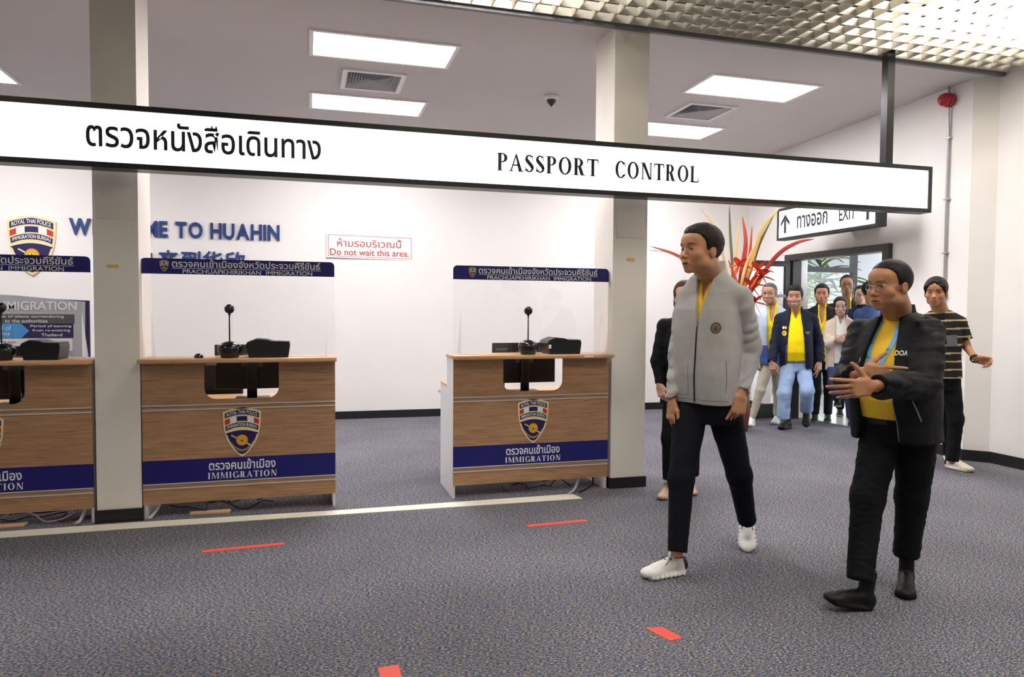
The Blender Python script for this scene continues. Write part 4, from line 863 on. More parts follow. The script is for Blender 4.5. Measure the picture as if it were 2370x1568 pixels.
def make_head(h=0.0024, skin=(.42, .23, .14), hair=(.012, .010, .009), smile=0.0, brow=0.8, style='short', hl=0.0, vol=0.0,
              wide=1.0, jaw=1.0, chub=0.0, grey=0.0, stubble=0.0, look=0.0, seed=1, mouth=0.0, lipcol=None, neck_to=(0, -.045, -.20), neck_r=.058, eye=1.0):
    W_ = wide
    s = SDF((-.105, -.135, -.235), (.105, .135, .145), h)
    s.add(ell((0, -.014, .040), (.078 * W_, .097, .086)), .01)
    s.add(ell((0, .022, -.012), (.066 * W_, .070, .080)), .02)
    s.add(ell((0, .026, -.062), ((.052 + chub) * W_ * jaw, .058, .046)), .022)
    s.add(ell((0, .066, -.100), (.020 * jaw + .004, .017, .014)), .022)
    for q in (-1, 1):
        s.add(ell((q * .046 * W_, .056, -.028), (.022 + chub * .6, .022, .022)), .022)
        s.add(ell((q * .050 * W_ * jaw, .004, -.066), (.014 + chub * .6, .028, .026)), .022)
    s.add(limb((-.034, .082, .024), (.034, .082, .024), .011, .011), .012)
    s.add(ell((0, .058, .050), (.058 * W_, .040, .040)), .02)
    for q in (-1, 1): s.sub(ell((q * .032, .099, .001), (.019, .016, .012 * eye)), .012)
    s.add(ell((0, .070, -.066), (.030, .027, .026)), .016)
    s.add(limb((0, .084, .008), (0, .1015, -.030), .0070, .0095), .010)
    s.add(ell((0, .1025, -.035), (.0135, .0115, .0108)), .008)
    for q in (-1, 1): s.add(ell((q * .0150, .0945, -.039), (.0085, .010, .0078)), .004)
    for q in (-1, 1): s.sub(ell((q * .0075, .101, -.0465), (.0035, .005, .003)), .003)
    mw = .023 + .007 * smile
    cz = .004 * smile
    for q in (-1, 1):
        s.add(limb((0, .0935, -.0655), (q * mw, .080, -.0685 + cz), .0050, .0022), .003)
        s.add(limb((0, .0920, -.0765), (q * mw * .9, .080, -.0705 + cz), .0062, .0022), .003)
    gap = .0012 + .0035 * smile + .0035 * mouth
    s.sub(ell((0, .097, -.0708 + cz * .2), (mw * .92, .014, gap)), .0015)
    for q in (-1, 1):      # eyelids around the ball
        s.add(ell((q * .032, .0735, .0015), (.0160, .0150, .0128)), .003)
        s.sub(ell((q * .032, .0880, .0008 - .001 * smile), (.0132, .0085, (.0042 - .0016 * smile) * eye)), .0012)
        s.add(limb((q * .019, .0865, .0085), (q * .045, .0800, .0080), .0022, .0018), .003)
    for q in (-1, 1):      # ears
        M = frame((0, 1, 0.0), roll=0); c = (q * .079 * W_, -.010, -.008)
        s.add(ell(c, (.0085, .0185, .0310)), .004)
        s.add(limb((q * .070 * W_, -.004, -.012), (q * .080 * W_, -.012, -.008), .012, .010), .006)
        s.sub(ell((q * .0875 * W_, -.006, -.003), (.0055, .0090, .0170)), .003)
        s.add(ell((q * .081 * W_, .003, -.010), (.004, .005, .008)), .003)
    nt = np.array(neck_to)
    s.add(limb((0, -.022, -.055), nt, neck_r, neck_r * 1.06), .018)
    if smile:
        for q in (-1, 1):
            s.add(ell((q * .036, .074, -.034), (.020, .014, .014)), .014)
    for q in (-1, 1): s.sub(limb((q * .021, .0985, -.040), (q * .037, .083, -.070), .0035, .0028), .008)
    V, Q = s.mesh()
    x, y, z = V.T
    base = np.array(skin)[None, :] * np.ones((len(V), 1))
    wv = waves(seed, .022, 70)(x, y, z)[:, None]; base = base * (1 + wv)
    warm = np.exp(-(((np.abs(x) - .040) / .020) ** 2 + ((z + .030) / .018) ** 2)) * (y > .03) + np.exp(-((x / .013) ** 2 + ((z + .035) / .012) ** 2)) * (y > .09)
    base = base * (1 + np.array([.10, -.05, -.08]) * warm[:, None])
    if stubble:
        mk = np.clip(1 - ((z + .085) / .04) ** 2, 0, 1) * (y > .0) ; base = base * (1 - stubble * mk[:, None] * np.array([.9, .8, .7]))
        ms = np.clip(1 - (x / .026) ** 2, 0, 1) * np.clip(1 - ((z + .056) / .005) ** 2, 0, 1) * (y > .08); base = base * (1 - 1.6 * stubble * ms[:, None])
    L = lip_mask(x, y, z, smile)[:, None]; lc = np.array(lipcol if lipcol else (skin[0] * .80, skin[1] * .62, skin[2] * .64))
    base = base * (1 - .85 * L) + lc * .85 * L
    if smile or mouth:
        T_ = ((np.abs(x) < mw * .80) & (np.abs(z + .0708) < gap * 1.2) & (y > .070) & (y < .0915)); base[T_] = (.80, .78, .72) if smile else (.05, .02, .02)
    az = .0235 + .004 * np.cos(np.clip((np.abs(x) - .034) / .018, -1.2, 1.2) * 1.3)
    bm_ = np.clip(1.2 - np.abs(z - az) / .0055, 0, 1) * (np.abs(x) > .016) * (np.abs(x) < .050) * (y > .055)
    base = base * (1 - brow * bm_[:, None]) + np.array(hair) * (brow * bm_[:, None])
    EY = (np.abs(np.abs(x) - .032) < .0135) & (np.abs(z - .0045) < .0022) & (y > .079)
    base[EY] = base[EY] * .45
    # eyeballs, with iris and pupil
    ev, ef, et = [], [], []
    for q in (-1, 1):
        n0 = len(ev); nu, nv = 20, 14
        for i in range(nv + 1):
            th = math.pi * i / nv
            for j in range(nu):
                ph = 2 * math.pi * j / nu; p = (math.sin(th) * math.cos(ph), math.cos(th), math.sin(th) * math.sin(ph))
                ev.append((q * .032 + .0128 * p[0] + 0, .0728 + .0128 * p[1], .0005 + .0128 * p[2]))
                dx = p[0] - look; r = math.hypot(dx, p[2]); et.append((.012, .008, .006) if (r < .50 and p[1] > 0) else ((.62, .58, .55)))
        for i in range(nv):
            for j in range(nu): ef.append((n0 + i * nu + j, n0 + (i + 1) * nu + j, n0 + (i + 1) * nu + (j + 1) % nu, n0 + i * nu + (j + 1) % nu))
    o = len(V); V = np.vstack([V, ev]); Q = np.vstack([Q, np.array(ef) + o]); base = np.vstack([base, et])
    base = np.clip(base, 0, 1)
    # hair
    t = .007 + vol
    hh = SDF((-.125, -.155, -.20), (.125, .15, .19), max(h, .003))
    r = np.array((.0785 * W_ + t, .098 + t, .087 + t * 1.2))
    if style == 'bob':
        hh.add(ell((0, -.012, .038), (.092, .108, .105)), .01); hh.add(ell((0, -.045, -.045), (.096, .072, .095)), .03)
        hh.sub(ell((0, .088, -.035), (.062, .062, .098)), .01)
        hh.clip(lambda x, y, z: -.128 - z + .02 * np.abs(x) / .09)
        hh.clip(lambda x, y, z: np.where(z < .055, y - .062 + 0 * z, -1.0), .004)
    else:
        ys = {'short': [(-.14, -.085), (-.05, -.078), (-.026, -.040), (-.008, .006), (.004, .004), (.020, -.004), (.030, .032), (.050, .058), (.066, .068), (.085, .074), (.13, .078)],
              'crew': [(-.14, -.080), (-.05, -.070), (-.026, -.030), (-.008, .010), (.004, .008), (.018, .004), (.026, .038), (.045, .066), (.060, .080), (.085, .088), (.13, .09)],
              'bangs': [(-.14, -.088), (-.05, -.080), (-.026, -.044), (-.008, .000), (.004, -.004), (.024, -.010), (.034, .018), (.055, .040), (.070, .048), (.09, .050), (.13, .05)],
              'curtain': [(-.14, -.092), (-.05, -.085), (-.026, -.050), (-.008, -.012), (.004, -.018), (.028, -.012), (.045, .010), (.060, .024), (.075, .036), (.09, .052), (.13, .058)]}[style]
        ys = np.array(ys)
        hh.add(ell((0, -.014, .040), r), .01)
        if style in ('bangs', 'curtain'): hh.add(ell((.0, .035, .085), (.066, .062, .040)), .02)
        if style == 'curtain':
            for q in (-1, 1): hh.add(ell((q * .052, .045, .045), (.034, .052, .046)), .014)
            hh.sub(limb((.0, .14, .03), (.0, .085, .082), .022, .006), .012)
        if style == 'short': hh.add(ell((0, .030, .092), (.055, .055, .030)), .02)
        def keep(x, y, z):
            zl = np.interp(y + 0 * x, ys[:, 0], ys[:, 1]) + hl * (y > .03)
            zl = zl + (.010 * np.clip((np.abs(x) - .03) / .03, 0, 1) * (y > .03) if style in ('short', 'crew') else 0)
            return zl - z
        hh.clip(keep, .006)
    wn = waves(seed + 5, 1.0, 260, 12, (1, .35, .8)); amp = .0030 if style != 'crew' else .0010
    hh.disp(lambda x, y, z: amp * wn(x, y, z))
    HV, HQ = hh.mesh()
    ht = np.array(hair)[None] * (1 + .6 * waves(seed + 9, .5, 500, 10, (1, .2, .5))(*HV.T)[:, None])
    if grey: 
        g = np.clip(grey * (1.1 + waves(seed + 3, .6, 300)(*HV.T)) * (.6 + .6 * (HV[:, 2] < .06)), 0, 1)[:, None]; ht = ht * (1 - g) + np.array((.22, .21, .20)) * g
    return V, Q, base, HV, HQ, np.clip(ht, 0.002, 1)

def make_hand(h=.003, curl=((20, 30, 20),) * 4, spread=6, thumb=(35, 20, 15), thumb_op=30, skin=(.42, .23, .14), arm=.06, s=1.0, arm_r=.029, adir=(0, -1, 0)):
    """wrist at origin, x thumb side, y along the fingers, z back of the hand"""
    d = SDF((-.115, -arm - .045, -.125), (.115, .205, .11), h)
    d.add(boxp((-.002, .050, 0), (.040, .046, .0135), r=.012), .01)
    d.add(ell((.022, .030, -.008), (.022, .034, .016)), .012)
    d.add(limb(np.array(adir) * arm, (0, .012, 0), arm_r * 1.0, .0265, side=(1, 0, 0), fa=.85, fb=.66), .012)
    bx = (.0315, .0105, -.0105, -.0305); by = (.090, .095, .091, .083); L_ = ((.042, .026, .021), (.046, .029, .022), (.042, .027, .021), (.033, .021, .019))
    tips = []
    for i in range(4):
        p = np.array((bx[i], by[i] - .012, 0.0)); a = 0; sp = math.radians(spread * (1.5 - i) * .8); r = (.0098, .0088, .0080, .0070) if i < 3 else (.0086, .0078, .0070, .0062)
        d.add(ell(p + (0, .008, .004), (.0105, .012, .010)), .008)
        for j in range(3):
            a += math.radians(curl[i][j]); dr = np.array((math.sin(sp) * math.cos(a), math.cos(sp) * math.cos(a), -math.sin(a)))
            q = p + dr * (L_[i][j] + (.012 if j == 0 else 0)); d.add(limb(p, q, r[j], r[j + 1]), .0022 if j else .005); p = q
        tips.append((p, dr))
    a = math.radians(thumb[0]); op = math.radians(thumb_op); p = np.array((.024, .014, -.006)); el = 0
    for j, L in enumerate((.042, .033, .026)):
        dr = np.array((math.sin(a) * math.cos(op), math.cos(a), -math.sin(a) * math.sin(op) - .05 * j)); dr /= np.linalg.norm(dr)
        q = p + dr * L; d.add(limb(p, q, (.0150, .0115, .0098)[j], (.0115, .0100, .0082)[j]), .006); p = q
        a -= math.radians(thumb[1] if j == 0 else thumb[2]) if j < 2 else 0
    V, Q = d.mesh()
    tint = np.array(skin)[None] * (1 + waves(3, .08, 90)(*V.T)[:, None])
    for tp, dr in tips:
        dd = np.linalg.norm(V - tp, axis=1); mk = (dd < .0105) & (V[:, 2] > tp[2] + .001); tint[mk] = tint[mk] * .5 + np.array((.55, .36, .30)) * .5
    kn = np.exp(-((V[:, 1] - .088) / .010) ** 2) * (V[:, 2] > .002); tint = tint * (1 - .14 * kn[:, None])
    return V * s, Q, np.clip(tint, 0, 1)

def make_shoe(h=.0035, upper=(.75, .73, .70), sole=(.8, .78, .75), accent=None, kind='sneaker', s=1.0):
    """origin on the ground under the ankle, y towards the toe"""
    d = SDF((-.065, -.10, -.005), (.065, .215, .22), h)
    hi = kind == 'boot'
    d.add(limb((0, -.035, .012), (0, .145, .012), .040, .049, side=(1, 0, 0), fa=.42, fb=.36), .006)
    d.add(ell((0, .135, .030), (.045, .062, .028)), .012)
    d.add(limb((0, .105, .038), (0, .010, .060), .036, .037, fa=1.0), .02)
    d.add(ell((0, -.030, .045), (.037, .044, .048)), .015)
    d.add(limb((0, -.015, .06), (0, -.012, .10 if not hi else .175), .036, .036 if hi else .040), .014)
    if kind == 'sneaker': d.sub(limb((0, -.010, .105), (0, -.010, .20), .029, .034), .003); d.add(limb((0, .045, .080), (0, .020, .118), .018, .020, fa=.4), .008)
    d.clip(lambda x, y, z: -z + 0 * x)
    if kind == 'sneaker' and accent: d.disp(lambda x, y, z: .0018 * np.sin(y * 230) * (z < .020), .02)
    V, Q = d.mesh(); x, y, z = V.T; t = np.array(upper)[None] * np.ones((len(V), 1)); t[z < .024 + .006 * (y < 0)] = sole
    if accent is not None:
        t[(y < -.040 + .25 * (z - .03)) & (z > .032) & (z < .10)] = accent
        if kind == 'sneaker': t[(z > .092) & (y < .02) & (z < .102)] = (.45, .02, .03)
    if kind == 'panda':
        pass
    return V * s, Q, t

def xf(V, M, o, s=1.0): return (np.asarray(V) * s) @ np.asarray(M).T + np.array(o)
def fixq(Q, M): return Q if np.linalg.det(M) > 0 else Q[:, ::-1]

SKIN = mat('skin', (.4, .22, .14), rough=.46, spec=.35, vcol=True, bump=(350, .10))
HAIRM = mat('hair', (.01, .01, .01), rough=.5, spec=.18, vcol=True, bump=(180, .35, (1, .15, .6)))
LEATH = mat('shoe material', (.5, .5, .5), rough=.5, spec=.25, vcol=True, bump=(300, .1))
def cloth(name, col, rough=.85, bs=.25, sc=900): return mat(name, col, rough=rough, spec=.2, bump=(sc, bs), noise=(14, .06))

def bvh_of(o):
    me = o.data; return BVHTree.FromPolygons([v.co for v in me.vertices], [tuple(p.vertices) for p in me.polygons])
def drape(bv, origin, M, pts, off=.002, depth=.6):
    """drop flat points (u right-of-person, w up) of the plane M at origin onto the cloth from in front"""
    out = []; f = Vector(M[:, 1]); last = None
    for u, w_ in pts:
        p = Vector(np.array(origin) + M @ np.array((u, depth, w_))); h = bv.ray_cast(p, -f, depth * 2)
        if h[0] is None: q = last if last is not None else p - f * depth
        else: q = h[0] + f * off; last = q
        out.append(q)
    return out

def strip_on(bv, origin, M, pts, width, mb, m, off=.003):
    """ribbon following a 2-D path on the cloth"""
    P_ = catmull([(a, b, 0) for a, b in pts], 8); L, R = [], []
    for i, p in enumerate(P_):
        t = P_[min(i + 1, len(P_) - 1)] - P_[max(i - 1, 0)]; t = t / max(np.linalg.norm(t), 1e-9); n = np.array((-t[1], t[0])) * width / 2
        L.append((p[0] + n[0], p[1] + n[1])); R.append((p[0] - n[0], p[1] - n[1]))
    a, b = drape(bv, origin, M, L, off), drape(bv, origin, M, R, off); n = len(a)
    mb.add(a + b, [(i, i + 1, n + i + 1, n + i) for i in range(n - 1)], m, True)
def decal_on(bv, origin, M, vf, u0, u1, w0, w1, mb, m, off=.003):
    v, f = vf; lo, hi = v.min(0), v.max(0); q = (v - lo) / np.maximum(hi - lo, 1e-6)
    pts = [(u1 - a * (u1 - u0), w0 + b * (w1 - w0)) for a, b in q]; mb.add(drape(bv, origin, M, pts, off), f, m)
def disc_on(bv, origin, M, u, w_, ru, rw, mb, m, off=.003, n=24):
    pts = [(u + ru * math.cos(6.2832 * i / n), w_ + rw * math.sin(6.2832 * i / n)) for i in range(n)]
    mb.add(drape(bv, origin, M, pts, off), [list(range(n))], m)

class Person:
    """joints in world metres; 'r' is the person's own right"""
    def __init__(p, label, J, tf, hf, skin=(.42, .23, .14), hs=1.0, res=1.0, head=None, group=None, torso=None, hands=None):
        J.update({k: np.array(v, float) for k, v in J.items()}); p.J = J; p.res = res; p.skin = skin; p.parts = []
        p.T = frame(facing(tf), up=J['neck'] - J['pel']); p.up = p.T[:, 2]; p.len = float(np.linalg.norm(J['neck'] - J['pel']))
        p.H = frame(facing(*hf[:2]), roll=math.radians(hf[2]) if len(hf) > 2 else 0); p.hs = hs
        p.torso = torso or [(-.10, 0, 0, .175, .120), (.05, 0, .0, .165, .118), (.20, 0, .01, .165, .125), (.36, 0, .01, .182, .125), (.45, 0, 0, .185, .112), (.52, 0, -.005, .150, .088), (.56, 0, -.01, .08, .07)]
        k = p.len / .56; p.torso = [(a * k if a > 0 else a, b, c, d, e) for a, b, c, d, e in p.torso]
        hk = dict(head or {}); hk.setdefault('h', .0024 * res); inv = p.H.T @ (J['neck'] - J['head']) / hs
        V, Q, t, HV, HQ, ht = make_head(skin=skin, neck_to=(inv[0], inv[1], max(inv[2], -.215)), **hk)
        Vs, Qs, ts = [xf(V, p.H, J['head'], hs)], [Q], [t]
        def put(V, Q, t):
            o = sum(len(a) for a in Vs); Vs.append(V); Qs.append(Q + o); ts.append(t)
        for sd, hd in (hands or {}).items():
            M = np.stack([nrm(hd['x']), nrm(hd['y']), nrm(hd['z'])], 1); y = M[:, 1]; x = nrm(M[:, 0] - y * (M[:, 0] @ y)); z = np.cross(x, y); z = z if z @ M[:, 2] > 0 else -z; M = np.stack([x, y, z], 1)
            kw = {a: b for a, b in hd.items() if a not in 'xyzo'}; kw.setdefault('h', .003 * res)
            kw['adir'] = nrm(M.T @ (J['el_' + sd] - np.array(hd.get('o', J['wr_' + sd])))); hv, hq, hc = make_hand(skin=skin, **kw); put(xf(hv, M, hd.get('o', J['wr_' + sd])), fixq(hq, M), hc)
        # core of trunk and limbs under the clothes, one skin with head and hands
        lo = np.min(list(J.values()), 0) - .2; hi = np.max(list(J.values()), 0) + .2
        c = SDF(lo, hi, .014); c.add(loft(J['pel'], p.T, [(max(a, -.06), b, cc, max(d - .04, .04), max(e - .045, .04)) for a, b, cc, d, e in p.torso[(1 if p.torso[1][0] < -.0 else 0):]]), .03)
        c.add(limb(J['neck'] - p.up * .05, J['neck'] * .75 + J['head'] * .25, .05, .05), .02)
        for sd in 'rl':
            c.add(limb(J['neck'] - p.up * .08, J['sh_' + sd], .04, .045), .02); c.add(limb(J['sh_' + sd], J['el_' + sd], .045, .036), .02); c.add(limb(J['el_' + sd], J['wr_' + sd], .034, .024), .01)
            c.add(limb(J['hip_' + sd], J['kn_' + sd], .065, .045), .03); c.add(limb(J['kn_' + sd], J['an_' + sd], .042, .030), .01)
        cv, cq = c.mesh(); put(cv, cq, np.array(skin)[None] * np.ones((len(cv), 1)))
        p.o = raw_mesh('person', np.vstack(Vs), np.vstack(Qs), [SKIN], None, np.vstack(ts)); tag(p.o, label, 'person', group)
        raw_mesh('hair', xf(HV, p.H, J['head'], hs), HQ, [HAIRM], p.o, ht)
    def grid(p, keys, pad, h): 
        P_ = np.array([p.J[k] for k in keys]); return SDF(P_.min(0) - pad, P_.max(0) + pad, h * p.res)
    def top(p, name, m, infl=0.0, sleeves='long', sw=(.072, .058, .040), hem=-.12, opening=None, collar=.0, neckr=.066, wr=.006, h=.0065, seed=1, cuff=-.012, mats=None, fmfn=None, hem_out=0.0, tilt=None, k=.02, armk=.010):
        J, T = p.J, p.T; s = p.grid(['pel', 'neck', 'sh_r', 'sh_l', 'el_r', 'el_l', 'wr_r', 'wr_l'], .20, h)
        st = [(max(a, hem) if a < 0 else a, b, c, d + infl, e + infl) for a, b, c, d, e in p.torso]; st[0] = (hem, st[0][1], st[0][2], st[0][3] + hem_out, st[0][4] + hem_out)
        s.add(loft(J['pel'], T, st), .004)
        for sd in 'rl': s.add(limb(J['neck'] - p.up * .040, J['sh_' + sd] - p.up * .006, .050 + infl, .062 + infl), .035)
        if collar: s.add(limb(J['neck'] - p.up * .03, J['neck'] + p.up * collar + T[:, 1] * .014, neckr + .014, neckr + .009), .012); s.clip((lambda oo, uu: (lambda x, y, z: ((x - oo[0]) * uu[0] + (y - oo[1]) * uu[1] + (z - oo[2]) * uu[2])))(J['neck'] + p.up * (collar + .012), p.up), .003)
        arm = SDF.__new__(SDF); arm.h = s.h; arm.lo = s.lo; arm.ax = s.ax; arm.f = np.full(s.f.shape, 1.0, np.float32)
        for sd in 'rl':
            a, b, c = J['sh_' + sd], J['el_' + sd], J['wr_' + sd]; u = nrm(b - a)
            if sleeves == 'long':
                arm.add(limb(a, b, sw[0] + infl, sw[1] + infl), .004); arm.add(limb(b, c, sw[1] + infl, sw[2] + infl), .02)
                d = nrm(c - b); M = frame(d); e = c + d * (.085 - cuff); arm.sub(boxp(e, (.09, .085, .09), M), .002)
                arm.sub(limb(c + d * .024, c + d * .08, .034, .036), .002)
            elif sleeves == 'short':
                e = a + (b - a) * .72; arm.add(limb(a, e, sw[0] + infl, sw[1] + infl + .004), .004); arm.sub(boxp(e + u * .085, (.12, .085, .12), frame(u)), .002); arm.sub(limb(e - u * .03, e + u * .05, .046, .05), .002)
        if wr:
            f1 = waves(seed + 11, wr * 1.5, 34, 7); arm.disp(lambda x, y, z: f1(x, y, z))
        s.f = smin(s.f, arm.f, armk)
        if wr:
            f2 = waves(seed, wr, 13, 7, (1, 1, .5)); f3 = waves(seed + 3, wr * .3, 38, 8, (1, 1, .5)); s.disp(lambda x, y, z: f2(x, y, z) + f3(x, y, z))
        s.sub(limb(J['neck'] - p.up * .005, J['neck'] + p.up * .16 + T[:, 1] * .045, neckr - .003, neckr - .003), .003)
        if opening is not None:
            op = np.array(opening, float)
            def loc(x, y, z):
                q = (x - J['pel'][0], y - J['pel'][1], z - J['pel'][2]); return [q[0] * T[0, i] + q[1] * T[1, i] + q[2] * T[2, i] for i in range(3)]
            def cut(x, y, z):
                u, v, w_ = loc(x, y, z); a = np.interp(w_, op[:, 0], op[:, 1], left=5, right=op[-1, 1]); b = np.interp(w_, op[:, 0], op[:, 2], left=-5, right=op[-1, 2])
                return -np.maximum(np.maximum(a - u, u - b), -v + .01)
            s.clip(cut, .004)
        if tilt is not None: s.clip(tilt, .003)
        V, Q = s.mesh(); fm = None
        if fmfn is not None:
            c = V[Q].mean(1); loc_ = (c - J['pel']) @ T; fm = fmfn(loc_, c)
        o = raw_mesh(name, V, Q, mats or [m], p.o, fm=fm); return o
    def legs(p, name, m, lw=(.092, .068, .056), waist=.02, infl=0.0, h=.0065, wr=.004, seed=5, hemcut=.0, crotch=.13):
        J, T = p.J, p.T; s = p.grid(['pel', 'hip_r', 'hip_l', 'kn_r', 'kn_l', 'an_r', 'an_l'], .16, h)
        rx = float(np.interp(0, [t[0] for t in p.torso], [t[3] for t in p.torso])) - .012 + infl; ry = float(np.interp(0, [t[0] for t in p.torso], [t[4] for t in p.torso])) - .012 + infl
        s.add(loft(J['pel'], T, [(-crotch, 0, -.01, rx * .80, ry * .9), (-.05, 0, -.01, rx, ry), (waist, 0, 0, rx * .97, ry)]), .004)
        for sd in 'rl':
            g = SDF.__new__(SDF); g.h = s.h; g.lo = s.lo; g.ax = s.ax; g.f = np.full(s.f.shape, 1.0, np.float32)
            a, b, c = J['hip_' + sd], J['kn_' + sd], J['an_' + sd]; g.add(limb(a, b, lw[0], lw[1]), .004); g.add(limb(b, c, lw[1], lw[2]), .03)
            d = nrm(c - b); e = c + d * (.085 + hemcut); g.sub(boxp(e, (.11, .085, .11), frame(d)), .002)
            s.f = smin(s.f, g.f, .014)
        f2 = waves(seed, wr, 22, 8, (1, 1, .8)); f3 = waves(seed + 2, wr * .5, 60, 8); s.disp(lambda x, y, z: f2(x, y, z) + f3(x, y, z))
        V, Q = s.mesh(); return raw_mesh(name, V, Q, [m], p.o)
    def shoe(p, sd, toe, o=None, tilt=0.0, name='shoe', label=None, **kw):
        """toe: world direction of the toe (may point down), o: point under the ankle"""
        kw.setdefault('h', .0035 * p.res); V, Q, t = make_shoe(**kw); f = nrm(toe); M = frame(f, roll=math.radians(tilt))
        ob = raw_mesh(name, xf(V, M, o), Q, [LEATH], p.o, t)
        if label: ob['label'] = label
        return ob, M
    def hf(p, pt): return p.J['head'] + p.H @ (np.array(pt) * p.hs)
    def glasses(p, m, rx=.024, rz=.017, half=False):
        g = MB()
        for q in (-1, 1):
            ring = [p.hf((q * .033 + rx * math.cos(a), .099 - .010 * abs(math.cos(a)) * (1 if q * math.cos(a) > 0 else .2), -.002 + rz * math.sin(a))) for a in np.linspace(0, 6.2832, 25)]
            g.tube(ring, .0017 * p.hs, m, 6, False)
            g.tube([p.hf((q * (.033 + rx), .090, .004)), p.hf((q * .080, .06, .006)), p.hf((q * .083, .0, .004)), p.hf((q * .083, -.012, -.004))], .0018 * p.hs, m, 6)
        g.tube([p.hf((-.010, .100, .001)), p.hf((0, .104, .004)), p.hf((.010, .100, .001))], .0017 * p.hs, m, 6)
        return g.build('glasses', p.o)

# ------------------------------------------------------------------ the people
GREYJ = cloth('grey jacket cloth', s2l(176, 174, 170), .8, .12, 500); BLKC = cloth('black cloth', s2l(14, 14, 17), .8, .2); NAVT = cloth('dark navy trouser cloth', s2l(12, 13, 20), .85, .15)
BLKJ = cloth('black jacket cloth', s2l(20, 20, 23), .62, .2); YEL = cloth('yellow shirt cloth', s2l(243, 198, 62), .85, .2); YELB = cloth('bright yellow shirt cloth', s2l(250, 222, 20), .85, .2)
NAVJ = cloth('navy jacket cloth', s2l(24, 28, 48), .7, .2); JEAN = cloth('light denim', s2l(158, 184, 222), .85, .3, 300); JEAND = cloth('dark denim', s2l(58, 74, 108), .85, .3, 300); DENS = cloth('blue denim shirt', s2l(62, 82, 124), .85, .2)
BEI = cloth('beige blazer cloth', s2l(214, 196, 176), .85, .2); BEIT = cloth('beige trouser cloth', s2l(186, 178, 158), .75, .2); PALEB = cloth('pale blue jacket cloth', s2l(190, 206, 226), .7, .15); MIDB = cloth('mid blue jacket cloth', s2l(66, 92, 160), .7, .15)
WHC = cloth('white cloth', s2l(232, 230, 230), .85, .1); ZIP = mat('zip black', s2l(16, 16, 18), rough=.4); ZIPS = mat('zip silver', s2l(150, 150, 152), rough=.3, metal=.8)
STEEL = mat('spectacle metal', s2l(176, 172, 166), rough=.2, metal=.9); TANS = cloth('tan stripe cloth', s2l(186, 166, 120), .85, .2); DKC = cloth('charcoal cloth', s2l(40, 38, 38), .85, .2); GRP = cloth('grey pocket cloth', s2l(110, 112, 120), .85, .2)
LANY = mat('lanyard blue', s2l(112, 176, 226), rough=.6); BELT = mat('belt leather', s2l(18, 16, 18), rough=.4); GOLDM = mat('gold metal', s2l(222, 180, 90), rough=.25, metal=.9)
TAN1, TAN2, TAN3, FAIR = (.50, .242, .125), (.43, .200, .098), (.30, .145, .078), (.60, .36, .25)
def FW(r, f, u): return r * RT + f * FWD + u * np.array((0, 0, 1.0))

# ---- tall man in the grey jacket
J = dict(head=(2.042, 3.447, 1.746), neck=(2.155, 3.525, 1.628), pel=(2.149, 3.530, 0.925), sh_r=(2.086, 3.674, 1.491), sh_l=(2.248, 3.368, 1.501), el_r=(2.025, 3.658, 1.161), wr_r=(1.960, 3.584, 0.924), el_l=(2.346, 3.412, 1.204), wr_l=(2.254, 3.357, 0.983),
         hip_r=(2.056, 3.554, 0.840), hip_l=(2.244, 3.500, 0.841), kn_r=(1.947, 3.447, 0.504), kn_l=(2.337, 3.491, 0.495), an_r=(1.875, 3.349, 0.138), an_l=(2.479, 3.615, 0.182))
tor = [(-.14, 0, 0, .180, .128), (-.02, 0, .0, .205, .150), (.12, 0, .012, .200, .155), (.28, 0, .012, .200, .152), (.40, 0, .005, .203, .142), (.48, 0, -.005, .185, .118), (.53, 0, -.01, .145, .092), (.57, 0, -.01, .085, .075)]
m1 = Person('tall man in a light grey zipped jacket and white sneakers, walking and looking left', J, 42, (65, 2), skin=TAN1, hs=1.10, torso=tor,
    head=dict(style='short', hl=-.002, vol=.006, chub=.010, jaw=1.10, neck_r=.066, brow=.85, mouth=.6, seed=3, wide=1.05, look=-.15, eye=.85),
    hands={'l': dict(x=FW(-.9, -.35, 0), y=FW(-.20, -.1, -1), z=FW(.3, -1, 0), curl=((28, 30, 18), (36, 38, 20), (42, 42, 22), (46, 44, 24)), spread=3, thumb=(28, 8, 6), thumb_op=40, s=1.08, o=(2.242, 3.350, 0.968)),
           'r': dict(x=FW(.1, -1, 0), y=FW(-.05, -.1, -1), z=FW(-1, 0, 0), curl=((20, 30, 15),) * 4, s=1.06, o=(1.956, 3.585, 0.912))})
p = m1; cut = [(.30, 0, -.01), (.44, -.008, .004), (.48, -.016, .008), (.56, -.032, .022), (.70, -.055, .045)]
jk = p.top('jacket', GREYJ, sleeves='long', sw=(.072, .064, .052), hem=-.02, opening=cut, collar=.062, neckr=.075, wr=.0078, seed=21, infl=.0, h=.0055)
p.top('shirt', YEL, infl=-.026, sleeves='none', hem=.02, opening=[(.50, 0, -.01), (.60, -.012, .010), (.7, -.03, .03)], collar=.045, neckr=.058, wr=.003, seed=4, h=.006)
p.legs('trousers', NAVT, lw=(.098, .070, .054), waist=.0, seed=31, wr=.003, h=.006)
bv = bvh_of(jk); pl = J['pel']; T = p.T
g = MB(); zz = p.len; strip_on(bv, pl, T, [(-.004, .44 * zz / .56 * .78), (-.003, .25), (.0, .10), (.003, -.018)], .009, g, ZIP); g.build('zip', jk)
g = MB(); u0, w0 = .105, .405
disc_on(bv, pl, T, -u0, w0, .026, .031, g, mat('emblem dark', s2l(74, 66, 54)), .003); disc_on(bv, pl, T, -u0, w0, .020, .025, g, mat('emblem bronze', s2l(120, 104, 70)), .0036); disc_on(bv, pl, T, -u0, w0 - .004, .010, .013, g, mat('emblem dark', s2l(74, 66, 54)), .0042)
